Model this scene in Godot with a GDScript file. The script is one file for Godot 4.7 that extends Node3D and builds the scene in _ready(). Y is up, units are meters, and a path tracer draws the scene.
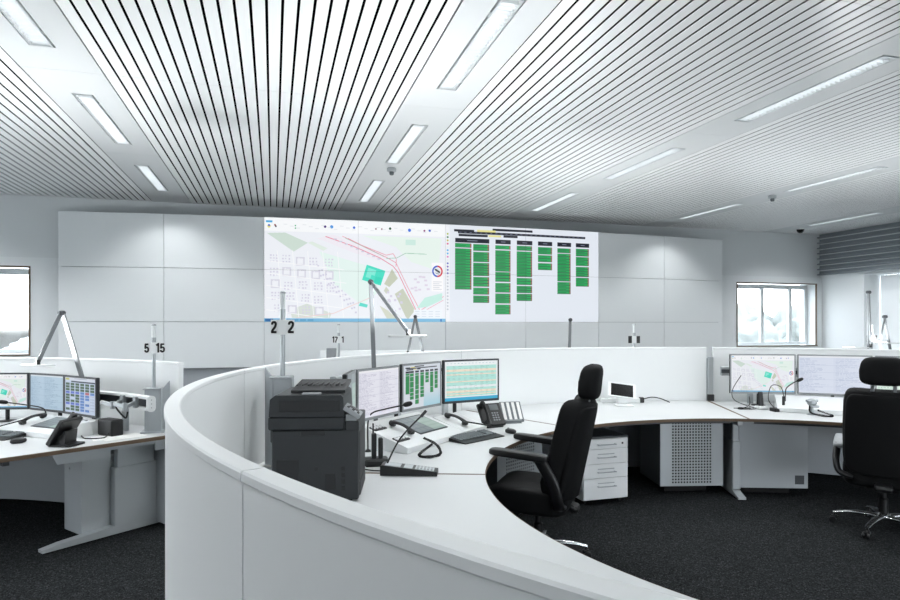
extends Node3D

# ---------------------------------------------------------------- settings that tune the picture
const LAMP_ANGLE := 65.0
const LAMP_ENERGY := 1.12
const LAMP_COLOR := Color(0.985, 0.995, 1.0)

const UP_ENERGY := 5.4
# a place given as right, up and distance along the view
func V(x: float, y: float, d: float) -> Vector3:
	return Vector3(x, y, -d)

func _ready() -> void:
	var cam := Camera3D.new()
	cam.name = "camera"
	add_child(cam)
	cam.position = Vector3(0, 1.65, 0)
	var near := 0.05
	cam.set_frustum(2.0 * near * 300.0 / 620.0, Vector2(0, near * 24.0 / 620.0), near, 400.0)
	cam.current = true
	var we := WorldEnvironment.new()
	we.name = "world"
	var env := Environment.new()
	env.background_mode = Environment.BG_SKY
	var sky := Sky.new()
	var sm := ProceduralSkyMaterial.new()
	sm.sky_top_color = Color(0.86, 0.90, 0.94)
	sm.sky_horizon_color = Color(0.96, 0.97, 0.98)
	sm.ground_horizon_color = Color(0.80, 0.82, 0.82)
	sm.ground_bottom_color = Color(0.50, 0.51, 0.51)
	sm.sky_energy_multiplier = 2.8
	sm.ground_energy_multiplier = 0.8
	sm.sun_angle_max = 0.0
	sky.sky_material = sm
	env.sky = sky
	env.tonemap_mode = Environment.TONE_MAPPER_LINEAR
	env.tonemap_exposure = 1.02
	env.sdfgi_enabled = true
	env.ssao_enabled = true
	env.ssil_enabled = true
	we.environment = env
	add_child(we)
	make_materials()
	make_screens()
	build_room()
	build_consoles()
	build_rear_consoles()
	build_station_two()
	build_station_left()
	build_station_right()
	build_chairs()
	build_sensors()

# ---------------------------------------------------------------- shape helpers
# front faces run clockwise seen from outside; every helper turns its faces to the given outward side

const TURN := 0.27803            # the room is turned 15.93 degrees against the viewing direction
const RING := Vector3(2.472, 0, -3.501)
const LEFT_RING := Vector3(-4.49, 0, -2.206)

func s() -> SurfaceTool:
	var st := SurfaceTool.new()
	st.begin(Mesh.PRIMITIVE_TRIANGLES)
	return st

func vert(st: SurfaceTool, p: Vector3, n: Vector3, uv := Vector2.ZERO) -> void:
	st.set_normal(n)
	st.set_uv(uv)
	st.add_vertex(p)

func face(st: SurfaceTool, pts: Array, out: Vector3, uvs: Array = []) -> void:
	var n: Vector3 = (pts[1] - pts[0]).cross(pts[2] - pts[0])
	if n.length() < 1e-12 and pts.size() > 3:
		n = (pts[2] - pts[0]).cross(pts[3] - pts[0])
	n = n.normalized()
	var flip := n.dot(out) > 0.0
	if not flip:
		n = -n
	for i in range(1, pts.size() - 1):
		var k := [0, i + 1, i] if flip else [0, i, i + 1]
		for j in k:
			vert(st, pts[j], n, uvs[j] if uvs.size() else Vector2(pts[j].x, pts[j].z))

func tri_n(st: SurfaceTool, p: Array, n: Array) -> void:
	var g: Vector3 = (p[1] - p[0]).cross(p[2] - p[0])
	var order := [0, 2, 1] if g.dot(n[0] + n[1] + n[2]) > 0.0 else [0, 1, 2]
	for j in order:
		vert(st, p[j], n[j])

# box with chamfered edges
func box(st: SurfaceTool, c: Vector3, size: Vector3, ch := 0.0, b := Basis()) -> void:
	var h := size * 0.5
	ch = minf(ch, minf(h.x, minf(h.y, h.z)) * 0.98)
	var ax := [Vector3.RIGHT, Vector3.UP, Vector3.BACK]
	for a in 3:
		var u: Vector3 = ax[(a + 1) % 3]
		var v: Vector3 = ax[(a + 2) % 3]
		var hu: float = h[(a + 1) % 3] - ch
		var hv: float = h[(a + 2) % 3] - ch
		for sg in [-1.0, 1.0]:
			var o: Vector3 = ax[a] * h[a] * sg
			var q := []
			for k in [[-1, -1], [1, -1], [1, 1], [-1, 1]]:
				q.append(c + b * (o + u * hu * k[0] + v * hv * k[1]))
			face(st, q, b * (ax[a] * sg))
	if ch <= 0.0:
		return
	for a in 3:
		var i := (a + 1) % 3
		var j := (a + 2) % 3
		for si in [-1.0, 1.0]:
			for sj in [-1.0, 1.0]:
				var q := []
				for e in [[-1, 0], [1, 0], [1, 1], [-1, 1]]:
					var p := Vector3.ZERO
					p[a] = (h[a] - ch) * e[0]
					p[i] = si * (h[i] - (ch if e[1] else 0.0))
					p[j] = sj * (h[j] - (0.0 if e[1] else ch))
					q.append(c + b * p)
				face(st, q, b * (ax[i] * si + ax[j] * sj))
	for sx in [-1.0, 1.0]:
		for sy in [-1.0, 1.0]:
			for sz in [-1.0, 1.0]:
				var g := Vector3(sx, sy, sz)
				var q := []
				for a in 3:
					var p := (h - Vector3.ONE * ch) * g
					p[a] = h[a] * g[a]
					q.append(c + b * p)
				face(st, q, b * g)

# polygon in local xy pushed along local z
func prism(st: SurfaceTool, poly: PackedVector2Array, z0: float, z1: float, xf := Transform3D()) -> void:
	var mid := Vector2.ZERO
	for p in poly:
		mid += p / poly.size()
	var area := 0.0
	for i in poly.size():
		var p := poly[i]
		var q := poly[(i + 1) % poly.size()]
		area += p.x * q.y - q.x * p.y
	for i in poly.size():
		var p := poly[i]
		var q := poly[(i + 1) % poly.size()]
		var n2 := Vector2(q.y - p.y, p.x - q.x) * signf(area)
		face(st, [xf * Vector3(p.x, p.y, z0), xf * Vector3(q.x, q.y, z0), xf * Vector3(q.x, q.y, z1), xf * Vector3(p.x, p.y, z1)], xf.basis * Vector3(n2.x, n2.y, 0))
	var t := Geometry2D.triangulate_polygon(poly)
	for i in range(0, t.size(), 3):
		for z in [z0, z1]:
			var q := []
			for k in 3:
				q.append(xf * Vector3(poly[t[i + k]].x, poly[t[i + k]].y, z))
			face(st, q, xf.basis * Vector3(0, 0, -1 if z == z0 and z0 < z1 else 1))

# a grid of points with smooth normals; rows may be closed rings
func grid(st: SurfaceTool, rows: Array, mids: Array, closed := true) -> void:
	var ns := []
	for i in rows.size():
		var r: PackedVector3Array = rows[i]
		var row := PackedVector3Array()
		var up: PackedVector3Array = rows[mini(i + 1, rows.size() - 1)]
		var dn: PackedVector3Array = rows[maxi(i - 1, 0)]
		var m := r.size()
		for j in m:
			var a := r[(j + 1) % m] if closed else r[mini(j + 1, m - 1)]
			var b := r[(j - 1 + m) % m] if closed else r[maxi(j - 1, 0)]
			var n := (a - b).cross(up[j] - dn[j])
			var out: Vector3 = r[j] - mids[i]
			if n.length() < 1e-10:
				n = out
			n = n.normalized()
			if n.dot(out) < 0.0:
				n = -n
			row.append(n)
		ns.append(row)
	for i in rows.size() - 1:
		var m: int = rows[i].size()
		for j in (m if closed else m - 1):
			var k := (j + 1) % m
			tri_n(st, [rows[i][j], rows[i][k], rows[i + 1][k]], [ns[i][j], ns[i][k], ns[i + 1][k]])
			tri_n(st, [rows[i][j], rows[i + 1][k], rows[i + 1][j]], [ns[i][j], ns[i + 1][k], ns[i + 1][j]])

# tube along points; r is one radius or a list; flat squashes the section (w, h)
func tube(st: SurfaceTool, pts: Array, r, sides := 10, squash := Vector2.ONE) -> void:
	var rows := []
	var last := Vector3.ZERO
	for i in pts.size():
		var t: Vector3 = (pts[mini(i + 1, pts.size() - 1)] - pts[maxi(i - 1, 0)]).normalized()
		var ref := last
		if i == 0:
			ref = Vector3.UP if absf(t.y) < 0.9 else Vector3.RIGHT
		var u := (ref - t * ref.dot(t)).normalized()
		last = u
		var v := t.cross(u)
		var rad: float = r[i] if r is Array else r
		var ring := PackedVector3Array()
		for k in sides:
			var a := TAU * k / sides
			ring.append(pts[i] + (u * cos(a) * squash.y + v * sin(a) * squash.x) * rad)
		rows.append(ring)
	grid(st, rows, pts)
	for e in [0, pts.size() - 1]:
		var d: Vector3 = pts[0] - pts[1] if e == 0 else pts[e] - pts[e - 1]
		face(st, Array(rows[e]), d)

func smooth_path(pts: Array, n := 6) -> Array:
	var out := []
	for i in pts.size() - 1:
		var p0: Vector3 = pts[maxi(i - 1, 0)]
		var p3: Vector3 = pts[mini(i + 2, pts.size() - 1)]
		for k in n:
			out.append((pts[i] as Vector3).cubic_interpolate(pts[i + 1], p0, p3, float(k) / n))
	out.append(pts[-1])
	return out

# profile (radius, height) turned about local y
func lathe(st: SurfaceTool, prof: Array, xf := Transform3D(), sides := 20) -> void:
	for i in prof.size() - 1:
		var a: Vector2 = prof[i]
		var b: Vector2 = prof[i + 1]
		var n2 := Vector2(b.y - a.y, a.x - b.x).normalized()
		for k in sides:
			var p := []
			var n := []
			for e in [[a, k], [b, k], [b, k + 1], [a, k + 1]]:
				var f: float = TAU * e[1] / sides
				p.append(xf * Vector3(e[0].x * cos(f), e[0].y, e[0].x * sin(f)))
				n.append(xf.basis * Vector3(n2.x * cos(f), n2.y, n2.x * sin(f)))
			if a.x > 1e-6:
				tri_n(st, [p[0], p[1], p[3]], [n[0], n[1], n[3]])
			if b.x > 1e-6:
				tri_n(st, [p[1], p[2], p[3]], [n[1], n[2], n[3]])

# closed profile (radius, height) swept about the local y axis from angle f0 to f1 (degrees; 0 is -z, positive to +x)
func pol(r: float, deg: float, y := 0.0) -> Vector3:
	var f := deg_to_rad(deg)
	return Vector3(r * sin(f), y, -r * cos(f))

func arc(st: SurfaceTool, prof: PackedVector2Array, f0: float, f1: float, n := 0) -> void:
	if n == 0:
		n = maxi(2, int(absf(f1 - f0) / 1.5))
	var area := 0.0
	for i in prof.size():
		var p := prof[i]
		var q := prof[(i + 1) % prof.size()]
		area += p.x * q.y - q.x * p.y
	for i in prof.size():
		var p := prof[i]
		var q := prof[(i + 1) % prof.size()]
		var n2 := (Vector2(q.y - p.y, p.x - q.x) * signf(area)).normalized()
		for k in n:
			var a := lerpf(f0, f1, float(k) / n)
			var b := lerpf(f0, f1, float(k + 1) / n)
			var v := [pol(p.x, a, p.y), pol(q.x, a, q.y), pol(q.x, b, q.y), pol(p.x, b, p.y)]
			var na := pol(n2.x, a, n2.y)
			var nb := pol(n2.x, b, n2.y)
			tri_n(st, [v[0], v[1], v[2]], [na, na, nb])
			tri_n(st, [v[0], v[2], v[3]], [na, nb, nb])
	var t := Geometry2D.triangulate_polygon(prof)
	for e in [f0, f1]:
		var out := pol(1, e + 90) * (signf(f1 - f0) if e == f1 else -signf(f1 - f0))
		for i in range(0, t.size(), 3):
			var q := []
			for k in 3:
				q.append(pol(prof[t[i + k]].x, e, prof[t[i + k]].y))
			face(st, q, out)

func rect(x0: float, y0: float, x1: float, y1: float, c := 0.0) -> PackedVector2Array:
	if c <= 0.0:
		return PackedVector2Array([Vector2(x0, y0), Vector2(x1, y0), Vector2(x1, y1), Vector2(x0, y1)])
	return PackedVector2Array([Vector2(x0 + c, y0), Vector2(x1 - c, y0), Vector2(x1, y0 + c), Vector2(x1, y1 - c), Vector2(x1 - c, y1), Vector2(x0 + c, y1), Vector2(x0, y1 - c), Vector2(x0, y0 + c)])

func rounded(x0: float, y0: float, x1: float, y1: float, r: float, n := 5) -> PackedVector2Array:
	var o := PackedVector2Array()
	for c in [[x1 - r, y0 + r, -90], [x1 - r, y1 - r, 0], [x0 + r, y1 - r, 90], [x0 + r, y0 + r, 180]]:
		for k in n + 1:
			var a := deg_to_rad(c[2] + 90.0 * k / n)
			o.append(Vector2(c[0] + r * cos(a), c[1] + r * sin(a)))
	return o

# soft cushion: a superellipsoid, bent by a function
func pad(st: SurfaceTool, size: Vector3, e1: float, e2: float, xf := Transform3D(), bend := "", k := 1.0) -> void:
	var rows := []
	var mids := []
	var nu := 16
	var nv := 28
	for i in nu + 1:
		var a := -PI / 2 + PI * i / nu
		var row := PackedVector3Array()
		var mid := Vector3.ZERO
		for j in nv:
			var b := TAU * j / nv
			var ca := pow(absf(cos(a)), e1)
			var p := Vector3(ca * signf(cos(b)) * pow(absf(cos(b)), e2), signf(sin(a)) * pow(absf(sin(a)), e1), ca * signf(sin(b)) * pow(absf(sin(b)), e2)) * size * 0.5
			p = bent(p, bend, k)
			row.append(xf * p)
			mid += xf * p / nv
		rows.append(row)
		mids.append(mid)
	var c: Vector3 = mids[nu / 2]
	for i in nu + 1:
		mids[i] = (mids[i] as Vector3).lerp(c, 0.35)
	grid(st, rows, mids)

func bent(p: Vector3, how: String, k: float) -> Vector3:
	if how == "seat":
		return Vector3(p.x, p.y + (0.45 * p.x * p.x if p.y > 0 else 0.0) - 0.6 * pow(maxf(0.0, p.z - 0.12), 2.0), p.z)
	if how == "back":
		var y := p.y / 0.34
		var w := 1.0 - 0.06 * maxf(0.0, y) * maxf(0.0, y)
		return Vector3(p.x * w, p.y, p.z + 1.1 * p.x * p.x + 0.035 * exp(-pow((p.y + 0.16) / 0.12, 2.0)))
	if how == "shell":
		return Vector3(p.x * (1.0 - 0.05 * maxf(0.0, p.y / 0.31)), p.y, p.z + p.x * p.x)
	if how == "head":
		var up := maxf(0.0, p.y / k)
		return Vector3(p.x * (1.0 - 0.25 * up), p.y, p.z * (1.0 - 0.5 * up * up) + 0.9 * p.x * p.x - 0.02 * up)
	if how == "flat":
		return Vector3(p.x, maxf(p.y, k), p.z)
	return p

func rod(st: SurfaceTool, a: Vector3, b: Vector3, r: float, sides := 10) -> void:
	tube(st, [a, b], r, sides)

# flat bar between two points
func bar(st: SurfaceTool, a: Vector3, b: Vector3, w: float, t: float, side := Vector3.ZERO) -> void:
	var d := (b - a).normalized()
	var u := side if side != Vector3.ZERO else (Vector3.UP if absf(d.y) < 0.95 else Vector3.RIGHT)
	u = (u - d * u.dot(d)).normalized()
	var v := d.cross(u)
	box(st, (a + b) * 0.5, Vector3(w, t, a.distance_to(b)), minf(w, t) * 0.2, Basis(u, v, u.cross(v)))

# brush strokes of a figure, pushed to a small depth
func ribbon(st: SurfaceTool, pts: Array, w: float, z0: float, z1: float, xf: Transform3D) -> void:
	for i in pts.size() - 1:
		var p: Vector2 = pts[i]
		var q: Vector2 = pts[i + 1]
		var n := (q - p).orthogonal().normalized() * w / 2
		prism(st, PackedVector2Array([p + n, q + n, q - n, p - n]), z0, z1, xf)
		if i > 0:
			var c := PackedVector2Array()
			for k in 10:
				c.append(p + Vector2(cos(TAU * k / 10), sin(TAU * k / 10)) * w / 2)
			prism(st, c, z0, z1, xf)

# bold condensed figures; the box of one figure is 0.5 wide and 1 high
func figure(st: SurfaceTool, ch: String, x: float, h: float, z1: float, xf: Transform3D) -> void:
	var strokes := []
	if ch == "1":
		strokes = [[0.08, 0.78, 0.30, 0.97, 0.30, 0.0]]
	elif ch == "7":
		strokes = [[0.02, 0.91, 0.46, 0.91, 0.42, 0.72, 0.22, 0.30, 0.18, 0.0]]
	elif ch == "2":
		strokes = [[0.09, 0.70, 0.10, 0.82, 0.18, 0.91, 0.31, 0.91, 0.40, 0.82, 0.40, 0.68, 0.33, 0.50, 0.10, 0.20, 0.08, 0.09, 0.47, 0.09]]
	elif ch == "5":
		strokes = [[0.43, 0.91, 0.12, 0.91, 0.10, 0.50, 0.22, 0.58, 0.33, 0.56, 0.41, 0.44, 0.41, 0.24, 0.34, 0.11, 0.20, 0.08, 0.09, 0.17, 0.08, 0.28]]
	for sk in strokes:
		var p := []
		for i in range(0, sk.size(), 2):
			p.append(Vector2(x + sk[i] * h, (sk[i + 1] - 0.5) * h))
		ribbon(st, p, 0.195 * h, 0.0, z1, xf)

# ---------------------------------------------------------------- naming and nodes
func put(st: SurfaceTool, called: String, m: Material, parent: Node3D = null) -> MeshInstance3D:
	var o := MeshInstance3D.new()
	o.name = called
	o.mesh = st.commit()
	o.material_override = m
	hang(o, called, parent)
	return o

func hang(o: Node3D, called: String, parent: Node3D = null) -> Node3D:
	var to: Node = parent if parent else self
	var nm := called
	var k := 0
	while to.has_node(NodePath(nm)):
		k += 1
		nm = "%s_%03d" % [called, k]
	o.name = nm
	to.add_child(o, true)
	return o

func share(mesh: Mesh, called: String, m: Material, parent: Node3D, at := Transform3D()) -> MeshInstance3D:
	var o := MeshInstance3D.new()
	o.mesh = mesh
	o.material_override = m
	o.transform = at
	hang(o, called, parent)
	return o

func thing(called: String, label: String, category: String, at := Vector3.ZERO, yaw := 0.0, group := "") -> Node3D:
	var o := Node3D.new()
	o.position = at
	o.rotation.y = yaw
	hang(o, called)
	return tag(o, label, category, group)

func tag(o: Node3D, label: String, category: String, group := "", kind := "") -> Node3D:
	o.set_meta("label", label)
	o.set_meta("category", category)
	if group:
		o.set_meta("group", group)
	if kind:
		o.set_meta("kind", kind)
	return o

func structure(o: Node3D, label: String, category: String) -> Node3D:
	return tag(o, label, category, "", "structure")

# +z of the thing looks along (dx, dz)
func yaw_of(dx: float, dz: float) -> float:
	return atan2(dx, dz)

# ---------------------------------------------------------------- materials
var M := {}

func mat(key: String, c: Color, rough := 0.5, metal := 0.0, spec := 0.5) -> StandardMaterial3D:
	var m := StandardMaterial3D.new()
	m.resource_name = key
	m.albedo_color = c
	m.roughness = rough
	m.metallic = metal
	m.metallic_specular = spec
	M[key] = m
	return m

func noise_tex(freq: float, oct: int, sd: int, ramp: Array, size := 512, normal := false, bump := 4.0) -> NoiseTexture2D:
	var n := FastNoiseLite.new()
	n.seed = sd
	n.frequency = freq
	n.fractal_octaves = oct
	n.noise_type = FastNoiseLite.TYPE_SIMPLEX
	var t := NoiseTexture2D.new()
	t.width = size
	t.height = size
	t.seamless = true
	t.noise = n
	if normal:
		t.as_normal_map = true
		t.bump_strength = bump
	elif ramp.size():
		var g := Gradient.new()
		g.offsets = PackedFloat32Array(ramp[0])
		g.colors = PackedColorArray(ramp[1])
		t.color_ramp = g
	return t

func make_materials() -> void:
	mat("wall paint", Color(0.90, 0.915, 0.92), 0.7)
	mat("upper wall paint", Color(0.87, 0.885, 0.89), 0.75)
	mat("panel board", Color(0.89, 0.905, 0.91), 0.5)
	mat("slat enamel", Color(0.95, 0.955, 0.955), 0.3)
	mat("strip enamel", Color(0.85, 0.86, 0.862), 0.35)
	mat("black fleece", Color(0.02, 0.022, 0.025), 0.95, 0.0, 0.1)
	mat("laminate", Color(0.78, 0.79, 0.793), 0.42)
	mat("partition board", Color(0.92, 0.93, 0.93), 0.5)
	mat("rim edge", Color(0.93, 0.94, 0.94), 0.45)
	mat("ply edge", Color(0.36, 0.29, 0.22), 0.6)
	mat("oak edge", Color(0.40, 0.33, 0.26), 0.6)
	mat("silver metal", Color(0.66, 0.68, 0.69), 0.36, 0.75)
	mat("pale metal", Color(0.70, 0.72, 0.73), 0.45, 0.35)
	mat("grey enamel", Color(0.66, 0.68, 0.695), 0.5, 0.1)
	mat("dark enamel", Color(0.25, 0.265, 0.28), 0.5, 0.1)
	mat("arm grey", Color(0.47, 0.485, 0.495), 0.45, 0.2)
	mat("louvre grey", Color(0.58, 0.61, 0.63), 0.5, 0.1)
	mat("chrome", Color(0.78, 0.79, 0.80), 0.18, 0.95)
	mat("white plastic", Color(0.88, 0.89, 0.89), 0.4)
	mat("grey plastic", Color(0.55, 0.565, 0.575), 0.45)
	mat("black plastic", Color(0.06, 0.063, 0.068), 0.42)
	mat("charcoal plastic", Color(0.14, 0.152, 0.163), 0.5)
	mat("dark charcoal plastic", Color(0.085, 0.094, 0.103), 0.5)
	mat("black rubber", Color(0.03, 0.03, 0.032), 0.7)
	mat("key grey", Color(0.38, 0.405, 0.415), 0.5)
	mat("black ink", Color(0.02, 0.02, 0.022), 0.6)
	mat("paper", Color(0.92, 0.92, 0.91), 0.8)
	mat("white frame", Color(0.84, 0.86, 0.865), 0.4)
	mat("slot black", Color(0.02, 0.02, 0.022), 0.8)
	mat("outside ground", Color(0.45, 0.46, 0.455), 0.9)
	mat("outside wall", Color(0.50, 0.51, 0.52), 0.9)
	mat("bark", Color(0.3, 0.29, 0.28), 0.9)
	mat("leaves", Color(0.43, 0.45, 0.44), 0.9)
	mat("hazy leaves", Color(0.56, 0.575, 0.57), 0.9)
	mat("sensor lens", Color(0.02, 0.02, 0.025), 0.15)
	var bl := mat("roller blind", Color(0.9, 0.91, 0.91), 0.9)
	bl.backlight_enabled = true
	bl.backlight = Color(0.7, 0.7, 0.7)
	var g := mat("glass", Color(0.9, 0.95, 0.95, 0.06), 0.02)
	g.transparency = BaseMaterial3D.TRANSPARENCY_ALPHA
	var tube_m := mat("lamp tube", Color(0.95, 0.95, 0.95), 0.5)
	tube_m.emission_enabled = true
	tube_m.emission = Color(0.96, 0.98, 1.0)
	tube_m.emission_energy_multiplier = 4.0
	var acr := mat("frosted acrylic", Color(0.85, 0.87, 0.87), 0.35)
	acr.backlight_enabled = true
	acr.backlight = Color(0.5, 0.5, 0.5)
	# leather and cloth of the chairs
	var le := mat("chair fabric", Color(0.05, 0.053, 0.058), 0.7, 0.0, 0.3)
	le.rim_enabled = true
	le.rim = 0.05
	le.normal_enabled = true
	le.normal_texture = noise_tex(0.09, 3, 11, [], 256, true, 3.0)
	le.normal_scale = 0.35
	le.uv1_triplanar = true
	le.uv1_scale = Vector3.ONE * 9.0
	# carpet: dark grey loop pile with paler flecks
	var ca := mat("carpet", Color(1, 1, 1), 0.95, 0.0, 0.2)
	ca.albedo_texture = ImageTexture.create_from_image(carpet_image())
	ca.uv1_triplanar = true
	ca.uv1_world_triplanar = true
	ca.uv1_scale = Vector3.ONE * 0.55

func carpet_image() -> Image:
	var rng := RandomNumberGenerator.new()
	rng.seed = 77
	var n := 512
	var im := Image.create(n, n, false, Image.FORMAT_RGB8)
	for y in n:
		for x in n:
			var v := rng.randf_range(0.10, 0.165)
			im.set_pixel(x, y, Color(v, v * 1.06, v * 1.10))
	for k in 26000:   # loops of pale yarn
		var x := rng.randi_range(0, n - 2)
		var y := rng.randi_range(0, n - 2)
		var v := rng.randf_range(0.16, 0.29)
		im.fill_rect(Rect2i(x, y, 1 + rng.randi_range(0, 1), 1 + rng.randi_range(0, 1)), Color(v, v * 1.04, v * 1.06))
	for k in 16000:   # dark gaps between the loops
		im.fill_rect(Rect2i(rng.randi_range(0, n - 2), rng.randi_range(0, n - 2), 2, 2), Color(0.055, 0.06, 0.065))
	return im

# ---------------------------------------------------------------- what the screens show
func disp(img: Image) -> ImageTexture:
	return ImageTexture.create_from_image(img)

func blank(w: int, h: int, c: Color) -> Image:
	var im := Image.create(w, h, false, Image.FORMAT_RGB8)
	im.fill(c)
	return im

func c8(r: int, g: int, b: int) -> Color:
	return Color8(r, g, b)

func fr(im: Image, x: float, y: float, w: float, h: float, c: Color) -> void:
	im.fill_rect(Rect2i(int(round(x)), int(round(y)), maxi(1, int(round(w))), maxi(1, int(round(h)))), c)

func poly(im: Image, pts: Array, c: Color) -> void:
	var p := PackedVector2Array(pts)
	var y0 := 1e9
	var y1 := -1e9
	for q in p:
		y0 = minf(y0, q.y)
		y1 = maxf(y1, q.y)
	for y in range(maxi(0, int(y0)), mini(im.get_height(), int(y1) + 1)):
		var xs := []
		for i in p.size():
			var a := p[i]
			var b := p[(i + 1) % p.size()]
			if (a.y <= y + 0.5) != (b.y <= y + 0.5):
				xs.append(a.x + (y + 0.5 - a.y) / (b.y - a.y) * (b.x - a.x))
		xs.sort()
		for k in range(0, xs.size() - 1, 2):
			var xa := maxi(0, int(round(xs[k])))
			var xb := mini(im.get_width(), int(round(xs[k + 1])))
			if xb > xa:
				im.fill_rect(Rect2i(xa, y, xb - xa, 1), c)

func line(im: Image, pts: Array, w: float, c: Color) -> void:
	for i in pts.size() - 1:
		var a: Vector2 = pts[i]
		var b: Vector2 = pts[i + 1]
		var n := (b - a).orthogonal().normalized() * w * 0.5
		poly(im, [a + n, b + n, b - n, a - n], c)

func dot(im: Image, x: float, y: float, r: float, c: Color) -> void:
	var p := []
	for k in 14:
		p.append(Vector2(x + r * cos(TAU * k / 14), y + r * sin(TAU * k / 14)))
	poly(im, p, c)

func pts2(a: Array) -> Array:
	var o := []
	for i in range(0, a.size(), 2):
		o.append(Vector2(a[i], a[i + 1]))
	return o

# town map: points are given on a 900 x 480 sheet
func map_image() -> Image:
	var im := blank(900, 480, c8(238, 241, 247))
	var rng := RandomNumberGenerator.new()
	rng.seed = 21
	poly(im, pts2([260, 150, 500, 215, 560, 330, 470, 400, 330, 300]), c8(228, 244, 240))
	poly(im, pts2([470, 70, 640, 120, 720, 190, 860, 230, 880, 70]), c8(232, 245, 238))
	poly(im, pts2([330, 70, 470, 120, 600, 170, 560, 190, 420, 150, 250, 90]), c8(240, 236, 244))
	poly(im, pts2([12, 72, 98, 68, 205, 112, 138, 155]), c8(206, 222, 212))
	poly(im, pts2([205, 112, 225, 105, 300, 135, 280, 148]), c8(224, 236, 228))
	poly(im, pts2([120, 425, 200, 395, 320, 440, 310, 462, 130, 462]), c8(216, 224, 218))
	# house blocks
	for bx in 5:
		for by in 5:
			var x := 18.0 + bx * 66 + rng.randf_range(-6, 6) + by * 6
			var y := 170.0 + by * 58 + rng.randf_range(-5, 5) + bx * 4
			if x + 44 > 350 - (by - 2) * 12:
				continue
			if rng.randf() < 0.5:
				fr(im, x, y, 42, 40, c8(216, 216, 228))
				fr(im, x + 7, y + 7, 28, 26, c8(240, 242, 248))
				fr(im, x + 12, y + 3, 5, 12, c8(240, 242, 248))
			else:
				for k in 9:
					fr(im, x + (k % 3) * 15 + rng.randf_range(0, 3), y + (k / 3) * 14, rng.randf_range(5, 10), rng.randf_range(5, 9), c8(214, 212, 228))
	for k in 30:
		var t := k / 30.0
		var x := 250 + t * 190
		var y := 215 + t * 190 + (k % 3) * 16
		fr(im, x, y, 9, 8, c8(210, 208, 226))
	for k in 5:
		line(im, pts2([10, 200 + k * 56, 380 + k * 12, 235 + k * 62]), 3, c8(250, 251, 253))
		line(im, pts2([60 + k * 72, 150, 90 + k * 72, 460]), 3, c8(250, 251, 253))
	line(im, pts2([150, 462, 330, 440, 520, 360]), 4, c8(236, 214, 214))
	# main roads
	line(im, pts2([290, 80, 420, 120, 560, 175, 625, 212, 650, 240, 745, 425]), 3.2, c8(222, 96, 128))
	line(im, pts2([372, 76, 470, 118, 590, 160, 626, 152, 642, 178, 640, 215]), 2.6, c8(226, 120, 145))
	line(im, pts2([400, 86, 500, 132, 590, 170, 640, 195, 700, 310, 765, 425]), 2.6, c8(226, 110, 138))
	line(im, pts2([385, 84, 480, 125, 580, 168]), 2, c8(140, 205, 180))
	line(im, pts2([765, 425, 890, 355]), 2.6, c8(228, 120, 145))
	line(im, pts2([785, 428, 890, 372]), 2.0, c8(228, 140, 160))
	line(im, pts2([590, 176, 645, 172, 690, 148, 800, 150]), 2.6, c8(140, 190, 165))
	# parks and the bright building plot
	poly(im, pts2([620, 225, 650, 270, 606, 312, 580, 298]), c8(198, 204, 184))
	poly(im, pts2([634, 345, 676, 318, 740, 422, 702, 468, 690, 455]), c8(200, 206, 188))
	poly(im, pts2([556, 402, 600, 425, 645, 468, 596, 468]), c8(212, 216, 200))
	poly(im, pts2([590, 310, 606, 330, 590, 345, 578, 330]), c8(205, 210, 196))
	poly(im, pts2([492, 208, 586, 236, 562, 306, 468, 280]), c8(62, 222, 196))
	poly(im, pts2([500, 222, 540, 234, 532, 260, 516, 255, 510, 272, 486, 266]), c8(130, 235, 216))
	poly(im, pts2([536, 262, 572, 270, 560, 300, 528, 292]), c8(40, 214, 186))
	poly(im, pts2([458, 388, 498, 398, 492, 412, 452, 404]), c8(90, 220, 205))
	fr(im, 690, 82, 52, 26, c8(206, 236, 226))
	poly(im, pts2([748, 412, 790, 362, 882, 338, 882, 372, 800, 408]), c8(196, 236, 226))
	for k in 12:
		fr(im, rng.randf_range(590, 680), rng.randf_range(300, 440), 12, 10, c8(214, 210, 228))
		fr(im, rng.randf_range(700, 800), rng.randf_range(250, 330), 16, 9, c8(222, 214, 230))
	for k in 9:
		fr(im, 330 + k * 27, 88 + k * 11, 15, 6, c8(208, 206, 224))
	# tool strip, compass, legend, task strip
	fr(im, 0, 0, 900, 62, c8(248, 250, 252))
	fr(im, 8, 14, 30, 9, c8(60, 170, 225))
	for q in [[22, 40, 8, 232, 226, 120], [22, 36, 5, 60, 90, 200], [50, 34, 4, 140, 50, 60], [54, 40, 4, 50, 50, 60], [146, 34, 3, 40, 170, 110], [146, 46, 3, 40, 170, 110], [288, 34, 6, 70, 40, 120], [320, 34, 8, 70, 150, 225], [430, 34, 6, 40, 100, 210], [538, 36, 4, 150, 110, 120], [568, 36, 4, 150, 110, 120], [610, 32, 6, 20, 80, 50], [710, 36, 8, 50, 110, 225], [788, 36, 5, 130, 40, 110], [816, 34, 6, 40, 90, 200]]:
		dot(im, q[0], q[1], q[2], c8(q[3], q[4], q[5]))
	for k in 26:
		fr(im, 90 + k * 30, 28 + (k % 3) * 8, 18, 2, c8(214, 218, 224))
	fr(im, 826, 190, 62, 140, c8(250, 250, 252))
	for k in 40:
		var a := TAU * k / 40.0
		dot(im, 857 + 24 * cos(a), 232 + 24 * sin(a), 4.2, c8(212, 50, 70) if cos(a) > 0 else c8(50, 90, 200))
	dot(im, 857, 232, 15, c8(226, 230, 236))
	line(im, pts2([844, 222, 870, 238]), 8, c8(24, 26, 34))
	line(im, pts2([850, 242, 866, 246]), 3, c8(120, 130, 150))
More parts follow.
